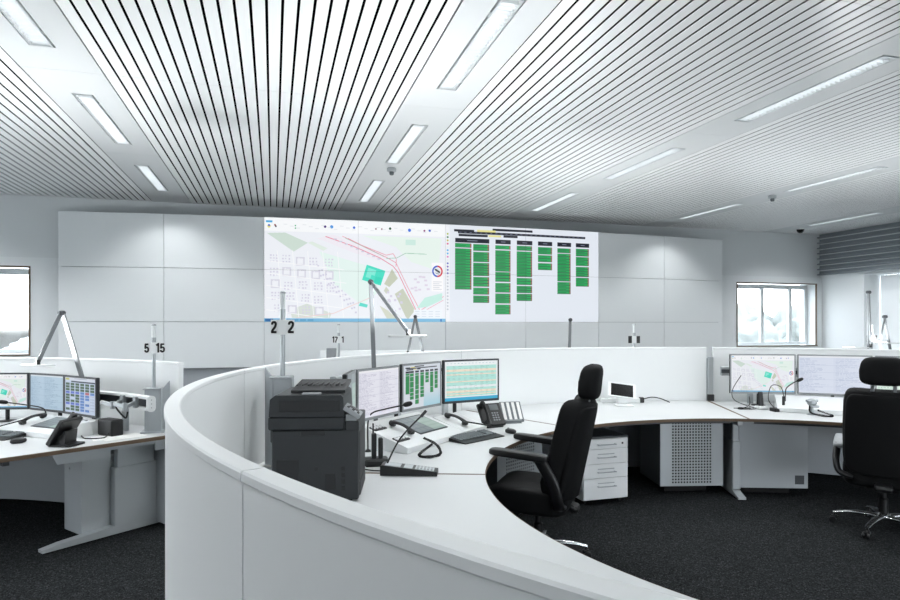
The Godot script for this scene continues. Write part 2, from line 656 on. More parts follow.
	for k in 5:
		fr(im, 834, 282 + k * 9, 46 - (k % 2) * 12, 2.5, c8(200, 204, 212))
	fr(im, 732, 420, 150, 44, c8(238, 244, 250))
	for k in 12:
		fr(im, 738 + (k % 4) * 36, 428 + (k / 4) * 12, 24, 3, c8(206, 216, 228))
	fr(im, 0, 464, 900, 16, c8(120, 186, 222))
	fr(im, 4, 466, 38, 12, c8(40, 100, 160))
	for k in 5:
		fr(im, 60 + k * 36, 467, 28, 10, c8(96, 164, 204))
	fr(im, 872, 466, 8, 12, c8(40, 110, 190))
	return im

# crew board: dark headings over columns of green rows
func board_image(large := true) -> Image:
	var im := blank(900, 520, c8(228, 234, 243))
	var k := 900.0 / 782.0
	var kv := 520.0 / 488.0
	var navy := c8(22, 26, 40)
	for r in [[40, 22, 96, 11], [226, 10, 200, 11], [58, 30, 650, 11], [62, 44, 140, 11], [280, 42, 70, 11]]:
		fr(im, r[0] * k, r[1] * kv, r[2] * k, r[3] * kv, navy)
	fr(im, 150 * k, 20 * kv, 90 * k, 10 * kv, c8(232, 226, 150))
	fr(im, 206 * k, 44 * kv, 62 * k, 9 * kv, c8(232, 226, 150))
	for q in 26:
		fr(im, (64 + q * 25) * k, 34 * kv, 10 * k, 3, c8(120, 126, 150))
	for h in [[45, 164], [240, 76], [347, 78], [454, 75], [557, 74], [657, 73]]:
		fr(im, h[0] * k, 66 * kv, h[1] * k, 22 * kv, navy)
		fr(im, (h[0] + h[1] * 0.35) * k, 75 * kv, h[1] * 0.3 * k, 3, c8(150, 156, 175))
	var cols := [[45, 76, [[92, 112], [118, 322]]], [132, 75, [[94, 126], [133, 182], [189, 253], [260, 307], [314, 347], [355, 390]]], [240, 74, [[96, 114], [121, 228], [233, 280], [288, 335], [343, 392], [400, 448]]], [347, 75, [[94, 116], [123, 252], [260, 294], [301, 336], [343, 378]]], [455, 72, [[96, 132], [138, 172], [180, 214]]], [558, 69, [[98, 120], [126, 270], [276, 338]]], [658, 69, [[96, 134], [140, 186], [193, 244], [251, 296]]]]
	for c in cols:
		for seg in c[2]:
			var n := maxi(1, int(round((seg[1] - seg[0]) / 14.0)))
			var hh: float = (seg[1] - seg[0]) / float(n)
			fr(im, (c[0] - 1) * k, (seg[0] - 1) * kv, (c[1] + 2) * k, (seg[1] - seg[0] + 2) * kv, c8(60, 84, 74))
			for i in n:
				var y: float = seg[0] + i * hh
				fr(im, c[0] * k, (y + 1) * kv, c[1] * k, (hh - 3) * kv, c8(38, 168, 92))
				fr(im, (c[0] + 4) * k, (y + hh * 0.42) * kv, c[1] * 0.62 * k, 2.4, c8(18, 84, 48))
				fr(im, (c[0] + c[1] - 5) * k, (y + 2) * kv, 4 * k, (hh - 5) * kv, c8(190, 70, 80))
	var dots := [c8(170, 190, 60), c8(40, 120, 70), c8(200, 190, 60), c8(220, 90, 140), c8(230, 234, 240), c8(60, 170, 230), c8(60, 170, 230), c8(220, 110, 190), c8(230, 234, 240), c8(90, 100, 190), c8(120, 90, 180), c8(90, 100, 180), c8(110, 110, 190)]
	if large:
		fr(im, 0, 0, 22, 520, c8(240, 243, 248))
		for i in 24:
			dot(im, 11, 50 + i * 17.5, 5, dots[i] if i < dots.size() else c8(196, 202, 212))
	else:
		for y in range(300, 520, 4):
			var t := (y - 300) / 220.0
			for x in range(480, 900, 4):
				if im.get_pixel(x, y).r8 == 228:
					fr(im, x, y, 4, 4, c8(228, 234, 243).lerp(c8(178, 222, 236), t))
	return im

func list_image(base: Color, ink: Color, rows: int, sd: int, split := 0.5) -> Image:
	var im := blank(480, 300, base)
	var rng := RandomNumberGenerator.new()
	rng.seed = sd
	fr(im, 0, 0, 480, 12, base.lerp(Color.WHITE, 0.6))
	for i in rows:
		var y := 20.0 + i * (268.0 / rows)
		for h in 2:
			var x := 8.0 + h * 480 * split
			var w := (480 * split if h == 0 else 480 * (1 - split)) - 16
			var run := 0.0
			while run < w * rng.randf_range(0.25, 0.95):
				var l := rng.randf_range(8, 38)
				fr(im, x + run, y, l, 3, base.lerp(ink, rng.randf_range(0.25, 0.7)))
				run += l + 6
		if i % 6 == 5:
			fr(im, 4, y + 6, 472, 1.5, base.lerp(ink, 0.35))
	fr(im, 480 * split - 2, 14, 2, 280, base.lerp(ink, 0.3))
	return im

func stripe_image() -> Image:
	var im := blank(480, 300, c8(238, 246, 247))
	var rng := RandomNumberGenerator.new()
	rng.seed = 8
	for i in 26:
		var y := 34.0 + i * 9
		var q := rng.randf()
		var c := c8(176, 232, 222) if q < 0.5 else (c8(246, 230, 206) if q < 0.72 else c8(236, 244, 245))
		fr(im, 14, y, 452, 8, c)
		for k in 9:
			if rng.randf() < 0.6:
				fr(im, 18 + k * 50, y + 3, rng.randf_range(12, 38), 2.4, c.darkened(0.22))
	fr(im, 0, 0, 480, 26, c8(244, 250, 252))
	for k in 14:
		fr(im, 16 + k * 32, 14, 16, 3, c8(170, 200, 210))
	fr(im, 90, 30, 2, 236, c8(200, 220, 222))
	fr(im, 262, 30, 2, 236, c8(200, 220, 222))
	fr(im, 0, 276, 480, 24, c8(70, 176, 216))
	return im

func tile_image() -> Image:
	var im := blank(480, 300, c8(206, 220, 242))
	var rng := RandomNumberGenerator.new()
	rng.seed = 4
	fr(im, 0, 0, 480, 26, c8(222, 228, 240))
	fr(im, 8, 6, 60, 16, c8(200, 204, 90))
	fr(im, 100, 28, 380, 12, c8(34, 48, 66))
	fr(im, 150, 6, 200, 5, c8(160, 170, 190))
	for c in 6:
		var x := 12.0 + c * 78
		for r in 10:
			if (c >= 5 and r > 3) or rng.randf() < 0.1:
				if c >= 5:
					fr(im, x, 50 + r * 24, 62, 3, c8(150, 160, 190))
				continue
			var g := rng.randf()
			var col := c8(44, 92, 58) if (c < 3 or r < 3) else (c8(92, 142, 220) if g < 0.75 else (c8(44, 92, 58) if g < 0.93 else c8(205, 90, 110)))
			if c < 3 and r % 4 == 3:
				col = c8(96, 120, 226)
			fr(im, x, 46 + r * 24, 62, 20, col)
			for k in 3:
				fr(im, x + 4 + k * 19, 51 + r * 24, 13, 4, col.darkened(0.4))
	return im

func touch_image() -> Image:
	var im := blank(240, 150, c8(166, 178, 180))
	fr(im, 0, 0, 130, 150, c8(140, 152, 157))
	fr(im, 130, 30, 110, 120, c8(186, 212, 202))
	for i in 4:
		for j in 3:
			fr(im, 8 + j * 40, 12 + i * 34, 33, 25, c8(158, 170, 174))
	for i in 3:
		fr(im, 140, 44 + i * 34, 90, 22, c8(200, 222, 214))
	return im

var SCREEN := {}

func screen_mat(key: String, im: Image, energy := 0.9) -> void:
	var t := disp(im)
	var m := StandardMaterial3D.new()
	m.resource_name = key
	m.albedo_color = Color(0.03, 0.03, 0.035)
	m.roughness = 0.35
	m.emission_enabled = true
	m.emission = Color.BLACK
	m.emission_texture = t
	m.emission_energy_multiplier = energy
	SCREEN[key] = m

func make_screens() -> void:
	screen_mat("map", map_image(), 0.95)
	screen_mat("board", board_image(), 0.95)
	screen_mat("small board", board_image(false), 0.8)
	screen_mat("small map", map_image(), 0.85)
	screen_mat("document", list_image(c8(236, 236, 246), c8(150, 146, 176), 34, 2), 0.85)
	screen_mat("pale list", list_image(c8(226, 233, 248), c8(150, 166, 200), 28, 7, 0.5), 0.85)
	screen_mat("blue list", list_image(c8(190, 216, 236), c8(90, 130, 170), 30, 9, 0.42), 0.7)
	screen_mat("stripes", stripe_image(), 0.88)
	screen_mat("tiles", tile_image(), 0.7)
	screen_mat("touch", touch_image(), 0.6)
	screen_mat("green list", list_image(c8(228, 242, 234), c8(30, 140, 80), 20, 13), 0.9)

# a flat picture whose sheet covers (u0,v0)-(u1,v1)
func picture(st: SurfaceTool, a: Vector3, b: Vector3, c: Vector3, d: Vector3, out: Vector3, uv := Rect2(0, 0, 1, 1)) -> void:
	# a top left, b top right, c bottom right, d bottom left
	face(st, [a, b, c, d], out, [uv.position, uv.position + Vector2(uv.size.x, 0), uv.end, uv.position + Vector2(0, uv.size.y)])

# ---------------------------------------------------------------- the room (built square, then turned by TURN)
const BACK := -11.36
const FRONT := 4.4
const LEFT := -7.6
const RIGHT := 12.08
const CEIL := 3.70

func room(o: Node3D) -> Node3D:
	o.rotation.y = TURN
	return o

func in_room(p: Vector3) -> Vector3:
	return p.rotated(Vector3.UP, TURN)

func slab(x0: float, x1: float, y0: float, y1: float, z0: float, z1: float, st: SurfaceTool, ch := 0.0) -> void:
	box(st, Vector3((x0 + x1) / 2, (y0 + y1) / 2, (z0 + z1) / 2), Vector3(absf(x1 - x0), absf(y1 - y0), absf(z1 - z0)), ch)

func build_room() -> void:
	var st := s()
	slab(LEFT - 0.4, RIGHT + 0.4, -0.2, 0.0, BACK - 0.45, FRONT + 0.4, st)
	room(structure(put(st, "floor", M["carpet"]), "charcoal flecked carpet covering the whole control room floor", "carpet"))
	# rear wall with the two window openings; below 2.71 m a paler lining stands proud
	st = s()
	slab(LEFT - 0.4, RIGHT + 0.4, 2.71, 4.1, BACK - 0.42, BACK, st)
	var wr := room(structure(put(st, "wall_rear", M["upper wall paint"]), "pale grey rear wall behind the big screens", "wall"))
	st = s()
	var zi := BACK + 0.05
	var zo := BACK - 0.42
	slab(LEFT - 0.4, RIGHT + 0.4, 0.0, 1.15, zo, zi, st)
	slab(LEFT - 0.4, RIGHT + 0.4, 2.57, 2.71, zo, zi, st)
	slab(LEFT - 0.4, -5.7, 1.15, 2.57, zo, zi, st)
	slab(-3.71, 9.74, 1.15, 2.57, zo, zi, st)
	slab(11.93, RIGHT + 0.4, 1.15, 2.57, zo, zi, st)
	put(st, "lining", M["wall paint"], wr)
	# right wall: window recess, louvre band above
	st = s()
	var xo := RIGHT + 0.55
	slab(RIGHT, xo, 0.0, 0.95, zo, FRONT + 0.4, st)
	slab(RIGHT, xo, 2.70, 4.1, zo, FRONT + 0.4, st)
	slab(RIGHT, xo, 0.95, 2.70, zo, -10.26, st)
	slab(RIGHT, xo, 0.95, 2.70, -7.9, -6.9, st)
	slab(RIGHT, xo, 0.95, 2.70, -4.4, FRONT + 0.4, st)
	var wt := room(structure(put(st, "wall_right", M["wall paint"]), "white right wall with deep window recesses under grey louvres", "wall"))
	for i in 8:
		st = s()
		var y := 2.76 + i * 0.121
		prism(st, PackedVector2Array([Vector2(0.0, 0.0), Vector2(-0.085, 0.004), Vector2(-0.092, 0.012), Vector2(-0.088, 0.026), Vector2(-0.022, 0.040), Vector2(-0.012, 0.098), Vector2(0.0, 0.098)]), BACK + 0.0, FRONT, Transform3D(Basis(), Vector3(RIGHT, y, 0)))
		put(st, "slat", M["louvre grey"], wt)
	for k in [[-10.26, -7.9], [-6.9, -4.4]]:
		st = s()
		slab(RIGHT + 0.44, RIGHT + 0.452, 0.97, 2.69, k[0] + 0.02, k[1] - 0.02, st)
		put(st, "roller_blind", M["roller blind"], wt)
	st = s()
	slab(LEFT - 0.4, LEFT, 0.0, 0.95, zo, FRONT + 0.4, st)
	slab(LEFT - 0.4, LEFT, 2.6, 4.1, zo, FRONT + 0.4, st)
	for k in [[zo, -9.6], [-7.2, -6.4], [-4.0, -3.2], [-0.8, FRONT + 0.4]]:
		slab(LEFT - 0.4, LEFT, 0.95, 2.6, k[0], k[1], st)
	room(structure(put(st, "wall_left", M["wall paint"]), "white left wall with windows outside the picture", "wall"))
	st = s()
	slab(LEFT - 0.4, RIGHT + 0.4, 0.0, 0.8, FRONT, FRONT + 0.4, st)
	slab(LEFT - 0.4, RIGHT + 0.4, 2.9, 4.1, FRONT, FRONT + 0.4, st)
	slab(LEFT - 0.4, 1.2, 0.8, 2.9, FRONT, FRONT + 0.4, st)
	for k in [[3.8, 4.4], [7.0, 7.6], [10.2, RIGHT + 0.4]]:
		slab(k[0], k[1], 0.8, 2.9, FRONT, FRONT + 0.4, st)
	room(structure(put(st, "wall_front", M["wall paint"]), "white wall with windows behind the viewpoint", "wall"))
	build_window("window_1", -5.7, -3.71, [0.0, 1.0], "white window left of the panelled wall, showing hazy fields")
	build_window("window_2", 9.74, 11.93, [0.0, 0.42, 0.79, 1.0], "white framed window right of the panelled wall, showing treetops")
	build_outside()
	build_ceiling()
	build_panel_wall()

func build_window(called: String, x0: float, x1: float, at: Array, label: String) -> void:
	var o := Node3D.new()
	hang(o, called)
	room(structure(o, label, "window"))
	var y0 := 1.15
	var y1 := 2.57
	var z := BACK - 0.24
	var st := s()
	for e in [x0, x1]:
		var d := 0.022 * signf(x0 + x1 - 2 * e)
		slab(e, e + d, y0, y1, BACK + 0.03, BACK + 0.062, st)
	slab(x0, x1, y1 - 0.022, y1, BACK + 0.03, BACK + 0.062, st)
	slab(x0, x1, y0, y0 + 0.022, BACK + 0.03, BACK + 0.075, st)
	put(st, "edge_trim", M["oak edge"], o)
	st = s()
	slab(x0, x1, y0 + 0.022, y0 + 0.09, z - 0.03, z + 0.03, st, 0.006)
	slab(x0, x1, y1 - 0.12, y1 - 0.022, z - 0.03, z + 0.03, st, 0.006)
	for i in at.size():
		var x: float = lerpf(x0 + 0.04, x1 - 0.04, at[i])
		slab(x - 0.04, x + 0.04, y0 + 0.06, y1 - 0.06, z - 0.035, z + 0.035, st, 0.006)
	put(st, "frame", M["white frame"], o)
	for i in at.size() - 1:
		var a: float = lerpf(x0 + 0.04, x1 - 0.04, at[i]) + 0.04
		var b: float = lerpf(x0 + 0.04, x1 - 0.04, at[i + 1]) - 0.04
		st = s()
		slab(a, b, y0 + 0.09, y1 - 0.12, z - 0.004, z + 0.004, st)
		put(st, "pane", M["glass"], o)
	if at.size() > 2:
		st = s()
		var x: float = lerpf(x0 + 0.04, x1 - 0.04, at[1])
		box(st, Vector3(x + 0.01, 1.9, z + 0.05), Vector3(0.02, 0.12, 0.03), 0.005)
		put(st, "handle", M["silver metal"], o)

func blob(st: SurfaceTool, c: Vector3, size: Vector3, sd: int) -> void:
	var n := FastNoiseLite.new()
	n.seed = sd
	n.frequency = 0.55
	n.fractal_octaves = 4
	var rows := []
	var mids := []
	for i in 25:
		var a := -PI / 2 + PI * i / 24.0
		var row := PackedVector3Array()
		for j in 44:
			var b := TAU * j / 44.0
			var d := Vector3(cos(a) * cos(b), sin(a), cos(a) * sin(b))
			var k := 1.0 + 0.55 * n.get_noise_3dv(d * 2.6 + Vector3.ONE * sd)
			row.append(c + d * size * k)
		rows.append(row)
		mids.append(c)
	grid(st, rows, mids)

func build_outside() -> void:
	var st := s()
	slab(-120, 120, -4.6, -4.4, -140, 120, st)
	room(structure(put(st, "ground", M["outside ground"]), "pale open ground outside the windows", "ground"))
	var spots := [[22.3, -27.0, 1.6, 2.7, "rounded hazy tree seen in the left pane of the right window"], [29.5, -31.0, 2.2, 3.4, "taller hazy tree seen in the middle pane of the right window"], [39.5, -37.0, 2.0, 3.6, "hazy tree behind the right edge of the right window"]]
	for q in spots:
		var o := thing("tree", q[4], "tree", in_room(Vector3(q[0], -4.4, q[1])), 0.0, "trees outside the right window")
		st = s()
		tube(st, [Vector3(0, 0, 0), Vector3(0.1, 1.5, 0), Vector3(0, 4.0, 0.1)], [0.28, 0.2, 0.12])
		put(st, "trunk", M["bark"], o)
		st = s()
		for k in 7:
			var a := TAU * k / 7.0
			blob(st, Vector3(cos(a) * q[3] * 0.55, 3.7 + q[2] * 0.5 * sin(k * 2.1) + q[2] * 0.35, sin(a) * q[3] * 0.5), Vector3(q[3] * 0.55, q[2] * 0.75, q[3] * 0.55), k + int(q[0]))
		put(st, "crown", M["leaves"], o)
	st = s()
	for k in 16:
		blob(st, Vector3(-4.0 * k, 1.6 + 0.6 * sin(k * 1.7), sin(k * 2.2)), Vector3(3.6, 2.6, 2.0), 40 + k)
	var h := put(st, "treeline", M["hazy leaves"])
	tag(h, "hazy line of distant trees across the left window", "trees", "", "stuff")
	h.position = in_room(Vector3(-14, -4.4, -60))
	h.rotation.y = TURN
	var b := thing("building", "low pale building in the corner of the left window", "building", in_room(Vector3(-17.0, -4.4, -34.0)), TURN)
	st = s()
	slab(-4.5, 2.2, 0.0, 4.3, -3, 3, st)
	put(st, "wall", M["outside wall"], b)
	st = s()
	slab(-4.8, 2.5, 4.3, 4.5, -3.3, 3.3, st)
	put(st, "roof", M["wall paint"], b)
	for x in [-3.4, -1.2, 1.0]:
		st = s()
		slab(x - 0.5, x + 0.5, 1.6, 3.4, 2.98, 3.03, st)
		put(st, "window", M["dark enamel"], b)

# ceiling: five fields of 25 slats between plain strips that hold the lamps
const JOINTS := [-11.36, -8.25, -5.68, -3.1, 4.4]
const STRIPS := [-4.737, -1.637, 1.457, 4.557, 7.657, 10.757]
const LAMP_Z := [-9.60, -7.02, -4.43, -1.85]

func slat_section() -> PackedVector2Array:
	return PackedVector2Array([Vector2(-0.0405, 0.0018), Vector2(-0.038, 0.0), Vector2(0.038, 0.0), Vector2(0.0405, 0.0018), Vector2(0.0405, 0.0036), Vector2(-0.0405, 0.0036)])

func build_ceiling() -> void:
	var st := s()
	slab(LEFT - 0.4, RIGHT + 0.4, CEIL + 0.23, CEIL + 0.4, BACK - 0.42, FRONT + 0.4, st)
	var ce := room(structure(put(st, "ceiling", M["black fleece"]), "white linear slat ceiling with plain lamp strips between the slat fields", "ceiling"))
	var meshes := []
	for i in 3:
		st = s()
		prism(st, slat_section(), JOINTS[i] + 0.003, JOINTS[i + 1] - 0.003)
		meshes.append(st.commit())
	var fields := [[-4.437, -1.937], [-1.337, 1.157], [1.757, 4.257], [4.857, 7.357], [7.957, 10.457], [11.057, 12.08], [-7.6, -5.037]]
	for f in fields.size():
		var x0: float = fields[f][0]
		var x1: float = fields[f][1]
		var n := int(round((x1 - x0) / 0.1))
		var pitch := (x1 - x0) / n
		st = s()
		for k in n:   # the part of the field over the viewpoint, never in the picture
			prism(st, slat_section(), JOINTS[3] + 0.003, JOINTS[4], Transform3D(Basis(), Vector3(x0 + (k + 0.5) * pitch, CEIL, 0)))
		if f >= 3:
			for i in 3:
				for k in n:
					prism(st, slat_section(), JOINTS[i] + 0.003, JOINTS[i + 1] - 0.003, Transform3D(Basis(), Vector3(x0 + (k + 0.5) * pitch, CEIL, 0)))
		var rest := put(st, "slat_field", M["slat enamel"], ce)
		rest.set_meta("kind", "stuff")
		st = s()
		slab(x0 - 0.01, x1 + 0.01, CEIL + 0.020, CEIL + 0.025, BACK, FRONT, st)
		put(st, "fleece", M["black fleece"], ce)
		if f < 3:
			for k in n:
				for i in 3:
					share(meshes[i], "slat", M["slat enamel"], ce, Transform3D(Basis(), Vector3(x0 + (k + 0.5) * pitch, CEIL, 0)))
	# plain strips, cut open for the lamps
	for x in STRIPS:
		var cuts := [BACK]
		for i in JOINTS.size() - 2:
			cuts.append(JOINTS[i + 1])
		cuts.append(-0.6)
		for i in cuts.size() - 1:
			st = s()
			var a: float = cuts[i] + 0.0015
			var b: float = cuts[i + 1] - 0.0015
			var z0: float = LAMP_Z[i] - 0.80
			var z1: float = LAMP_Z[i] + 0.80
			slab(x - 0.298, x - 0.088, CEIL, CEIL + 0.02, a, b, st)
			slab(x + 0.088, x + 0.298, CEIL, CEIL + 0.02, a, b, st)
			slab(x - 0.088, x + 0.088, CEIL, CEIL + 0.02, a, z0, st)
			slab(x - 0.088, x + 0.088, CEIL, CEIL + 0.02, z1, b, st)
			put(st, "strip_panel", M["strip enamel"], ce)
		st = s()
		slab(x - 0.298, x + 0.298, CEIL, CEIL + 0.02, -0.597, FRONT, st)
		put(st, "strip_panel", M["strip enamel"], ce)
	build_lamps()

func build_lamps() -> void:
	# one lamp in parts, then copies
	var st := s()
	for sx in [-1.0, 1.0]:
		slab(sx * 0.068, sx * 0.074, -0.004, 0.12, -0.785, 0.785, st)
	slab(-0.074, 0.074, -0.004, 0.12, -0.785, -0.779, st)
	slab(-0.074, 0.074, -0.004, 0.12, 0.779, 0.785, st)
	slab(-0.074, 0.074, 0.12, 0.126, -0.785, 0.785, st)
	var housing := st.commit()
	st = s()
	for k in 33:
		var z := -0.77 + 1.54 * k / 32.0
		prism(st, PackedVector2Array([Vector2(-0.002, 0.0), Vector2(0.002, 0.0), Vector2(0.0035, 0.04), Vector2(-0.0035, 0.04)]), -0.066, 0.066, Transform3D(Basis(Vector3.BACK, Vector3.UP, Vector3.LEFT), Vector3(0, 0.0, z)))
	for sx in [-1.0, 1.0]:
		prism(st, PackedVector2Array([Vector2(sx * 0.067, 0.0), Vector2(sx * 0.062, 0.0), Vector2(sx * 0.045, 0.045), Vector2(sx * 0.067, 0.045)]), -0.778, 0.778)
	var louvre := st.commit()
	st = s()
	slab(-0.05, 0.05, 0.045, 0.062, -0.74, 0.74, st, 0.006)
	var lamp := st.commit()
	st = s()
	slab(-0.0055, 0.0055, 0.0, 0.02, -0.03, 0.03, st)
	var clip := st.commit()
	var rows := ["strip beyond the left picture edge", "strip left of the middle slats", "strip right of the middle slats", "wide strip at the upper right", "strip with the right smoke detector", "rightmost strip"]
	var place := ["nearest the rear wall", "second from the rear wall", "third from the rear wall", "nearest the viewpoint"]
	for i in STRIPS.size():
		for j in LAMP_Z.size():
			var label: String = "recessed louvre light in the %s, %s" % [rows[i], place[j]]
			var at := in_room(Vector3(STRIPS[i], CEIL, LAMP_Z[j]))
			var o := thing("ceiling_light", label, "ceiling light", at, TURN, "louvre lights in the ceiling strips")
			share(housing, "housing", M["white frame"], o)
			share(louvre, "louvre", M["strip enamel"], o)
			share(lamp, "lamp", M["lamp tube"], o)
			for q in [[-0.0795, -0.55], [-0.0795, 0.55], [0.0795, -0.55], [0.0795, 0.55]]:
				share(clip, "clip", M["pale metal"], o, Transform3D(Basis(), Vector3(q[0], 0, q[1])))
			for z in [-0.55, 0.0, 0.55]:
				var l := SpotLight3D.new()
				l.position = Vector3(0, -0.03, z)
				l.rotation.x = -PI / 2
				l.spot_angle = LAMP_ANGLE
				l.spot_angle_attenuation = 0.5
				l.light_size = 0.07
				l.light_color = LAMP_COLOR
				l.light_energy = LAMP_ENERGY * [0.78, 1.0, 1.0, 0.6][j]
				l.spot_range = 30.0
				l.spot_attenuation = 2.0
				l.shadow_enabled = true
				hang(l, "light", o)

# curved wall of white boards and eight large screens
func wall_x(i: float) -> float:
	return -3.24 + 1.549 * i

func wall_z(x: float) -> float:
	return -11.04 + 0.40 * (1.0 - pow((x - 2.96) / 6.2, 2.0))

func build_panel_wall() -> void:
	var o := Node3D.new()
	hang(o, "wall_screen")
	room(structure(o, "shallow curved wall of large white boards holding the big screens", "panel wall"))
	var ys := [0.93, 1.686, 2.556, 3.427]
	for c in 8:
		var x0 := wall_x(c)
		var x1 := wall_x(c + 1)
		var p0 := Vector3(x0, 0, wall_z(x0))
		var p1 := Vector3(x1, 0, wall_z(x1))
		var d := (p1 - p0).normalized()
		var b := Basis(d, Vector3.UP, d.cross(Vector3.UP))
		var mid := (p0 + p1) * 0.5
		var w := p0.distance_to(p1)
		for r in 3:
			if r > 0 and c >= 2 and c < 6:
				continue
			var st := s()
			box(st, Vector3.ZERO, Vector3(w - 0.007, ys[r + 1] - ys[r] - 0.008, 0.03), 0.002)
			var q := put(st, "board", M["panel board"], o)
			q.transform = Transform3D(b, mid + Vector3(0, (ys[r] + ys[r + 1]) / 2, 0) - b.z * 0.015)
		var st2 := s()
		box(st2, Vector3.ZERO, Vector3(w, 0.93, 0.03), 0.0)
		put(st2, "plinth", M["grey enamel"], o).transform = Transform3D(b, mid + Vector3(0, 0.463, 0) - b.z * 0.09)
		st2 = s()
		box(st2, Vector3.ZERO, Vector3(w, 3.42, 0.02), 0.0)
		put(st2, "backing", M["grey enamel"], o).transform = Transform3D(b, mid + Vector3(0, 1.712, 0) - b.z * 0.12)
		if c < 2 or c > 5:
			continue
		for r in 2:
			var left := c < 4
			var names: Array = [["lower left", "lower right"], ["upper left", "upper right"]][r]
			var label: String = "big wall screen showing the %s quarter of the %s" % [names[(c - 2) % 2], "pale town map" if left else "board of green rows"]
			var at := b * Vector3(0, 0, -0.04) + mid + Vector3(0, ys[r + 1], 0)
			var t := thing("wall_display", label, "screen", in_room(at), TURN + atan2(b.z.x, b.z.z), "big screens in the panelled wall")
			var hh: float = ys[r + 2] - ys[r + 1] - 0.001
			var st := s()
			box(st, Vector3(0, hh / 2, 0.0), Vector3(w - 0.001, hh, 0.07), 0.002)
			put(st, "casing", M["dark enamel"], t)
			st = s()
			var z := 0.0365
			var hw := w / 2 - 0.0015
			picture(st, Vector3(-hw, hh - 0.001, z), Vector3(hw, hh - 0.001, z), Vector3(hw, 0.001, z), Vector3(-hw, 0.001, z), Vector3.BACK, Rect2(0.5 * ((c - 2) % 2), 0.5 * (1 - r), 0.5, 0.5))
			put(st, "screen", SCREEN["map" if left else "board"], t)
			var l := AreaLight3D.new()
			l.area_size = Vector2(w - 0.05, hh - 0.05)
			l.position = Vector3(0, hh / 2, z + 0.02)
			l.rotation.y = PI
			l.light_energy = 0.06
			l.light_color = Color(0.93, 0.96, 1.0)
			l.area_range = 20.0
			l.shadow_enabled = true
			hang(l, "glow", t)

func build_sensors() -> void:
	for q in [[1.50, -8.05, "white smoke detector on the lamp strip right of the middle slat field"], [7.66, -8.1, "white smoke detector on the lamp strip at the right, near the rear wall"]]:
		var o := thing("smoke_detector", q[2], "smoke detector", in_room(Vector3(q[0], CEIL, q[1])), 0.0, "smoke detectors on the lamp strips")
		var st := s()
		lathe(st, [Vector2(0.0, -0.05), Vector2(0.05, -0.05), Vector2(0.06, -0.04), Vector2(0.062, -0.012), Vector2(0.055, 0.0), Vector2(0.0, 0.0)])
		put(st, "base", M["pale metal"], o)
		st = s()
		lathe(st, [Vector2(0.0, -0.095), Vector2(0.022, -0.092), Vector2(0.03, -0.08), Vector2(0.03, -0.05), Vector2(0.0, -0.05)])
		put(st, "chamber", M["key grey"], o)
	var c := thing("dome_camera", "small black dome camera under the ceiling by the right corner", "camera", in_room(Vector3(10.9, CEIL, -10.75)))
	var st := s()
	lathe(st, [Vector2(0.0, -0.02), Vector2(0.085, -0.02), Vector2(0.09, -0.01), Vector2(0.09, 0.0), Vector2(0.0, 0.0)])
	put(st, "base", M["white plastic"], c)
	st = s()
	lathe(st, [Vector2(0.0, -0.10), Vector2(0.03, -0.095), Vector2(0.055, -0.075), Vector2(0.07, -0.04), Vector2(0.075, -0.02), Vector2(0.0, -0.02)])
	put(st, "dome", M["sensor lens"], c)

# ---------------------------------------------------------------- round console: partition, desks, cabinets
const R_IN := 2.267
const R_OUT := 3.645
const DESK := 0.772
const R_WALL := 3.712

func build_partition(c: Vector3, edges: Array, top: float, labels: Array, group: String) -> void:
	for i in edges.size() - 1:
		var a: float = edges[i] + 0.04
		var b: float = edges[i + 1] - 0.04
		var o := thing("curved_partition", labels[i], "partition", c, 0.0, group)
		var st := s()
		arc(st, rect(R_WALL - 0.045, 0.012, R_WALL - 0.004, top - 0.022), a, b)
		put(st, "board", M["partition board"], o)
		st = s()
		arc(st, rect(R_WALL - 0.049, top - 0.022, R_WALL, top, 0.004), a, b)
		put(st, "rim", M["rim edge"], o)

func build_desk(c: Vector3, f0: float, f1: float, label: String, group: String, legs: Array, modesty := true) -> Node3D:
	var o := thing("console_desk", label, "desk", c, 0.0, group)
	var g := 0.32
	var st := s()
	arc(st, rect(R_IN + 0.003, DESK - 0.028, R_OUT, DESK, 0.002), f0 + g, f1 - g)
	put(st, "tabletop", M["laminate"], o)
	st = s()
	arc(st, rect(R_IN, DESK - 0.028, R_IN + 0.003, DESK - 0.0012), f0 + g, f1 - g)
	for e in [[f0 + g, -1.0], [f1 - g, 1.0]]:
		var m := pol((R_IN + R_OUT) / 2, e[0], DESK - 0.0146)
		var u := pol(1, e[0])
		var t := pol(1, e[0] + 90)
		box(st, m + t * 0.0080 * e[1], Vector3(0.016, 0.0268, R_OUT - R_IN), 0.0, Basis(t, Vector3.UP, -u))
	put(st, "edge_band", M["ply edge"], o)
	st = s()
	arc(st, rect(2.45, DESK - 0.075, 2.49, DESK - 0.03), f0 + 2.5, f1 - 2.5)
	arc(st, rect(3.2, DESK - 0.075, 3.24, DESK - 0.03), f0 + 2.5, f1 - 2.5)
	put(st, "beam", M["dark enamel"], o)
	if modesty:
		st = s()
		arc(st, rect(3.56, 0.03, 3.58, DESK - 0.05), f0 + 1.5, f1 - 1.5)
		put(st, "modesty_panel", M["grey enamel"], o)
	for deg in legs:
		add_leg(o, deg, R_IN + 0.04, 3.40)
	return o

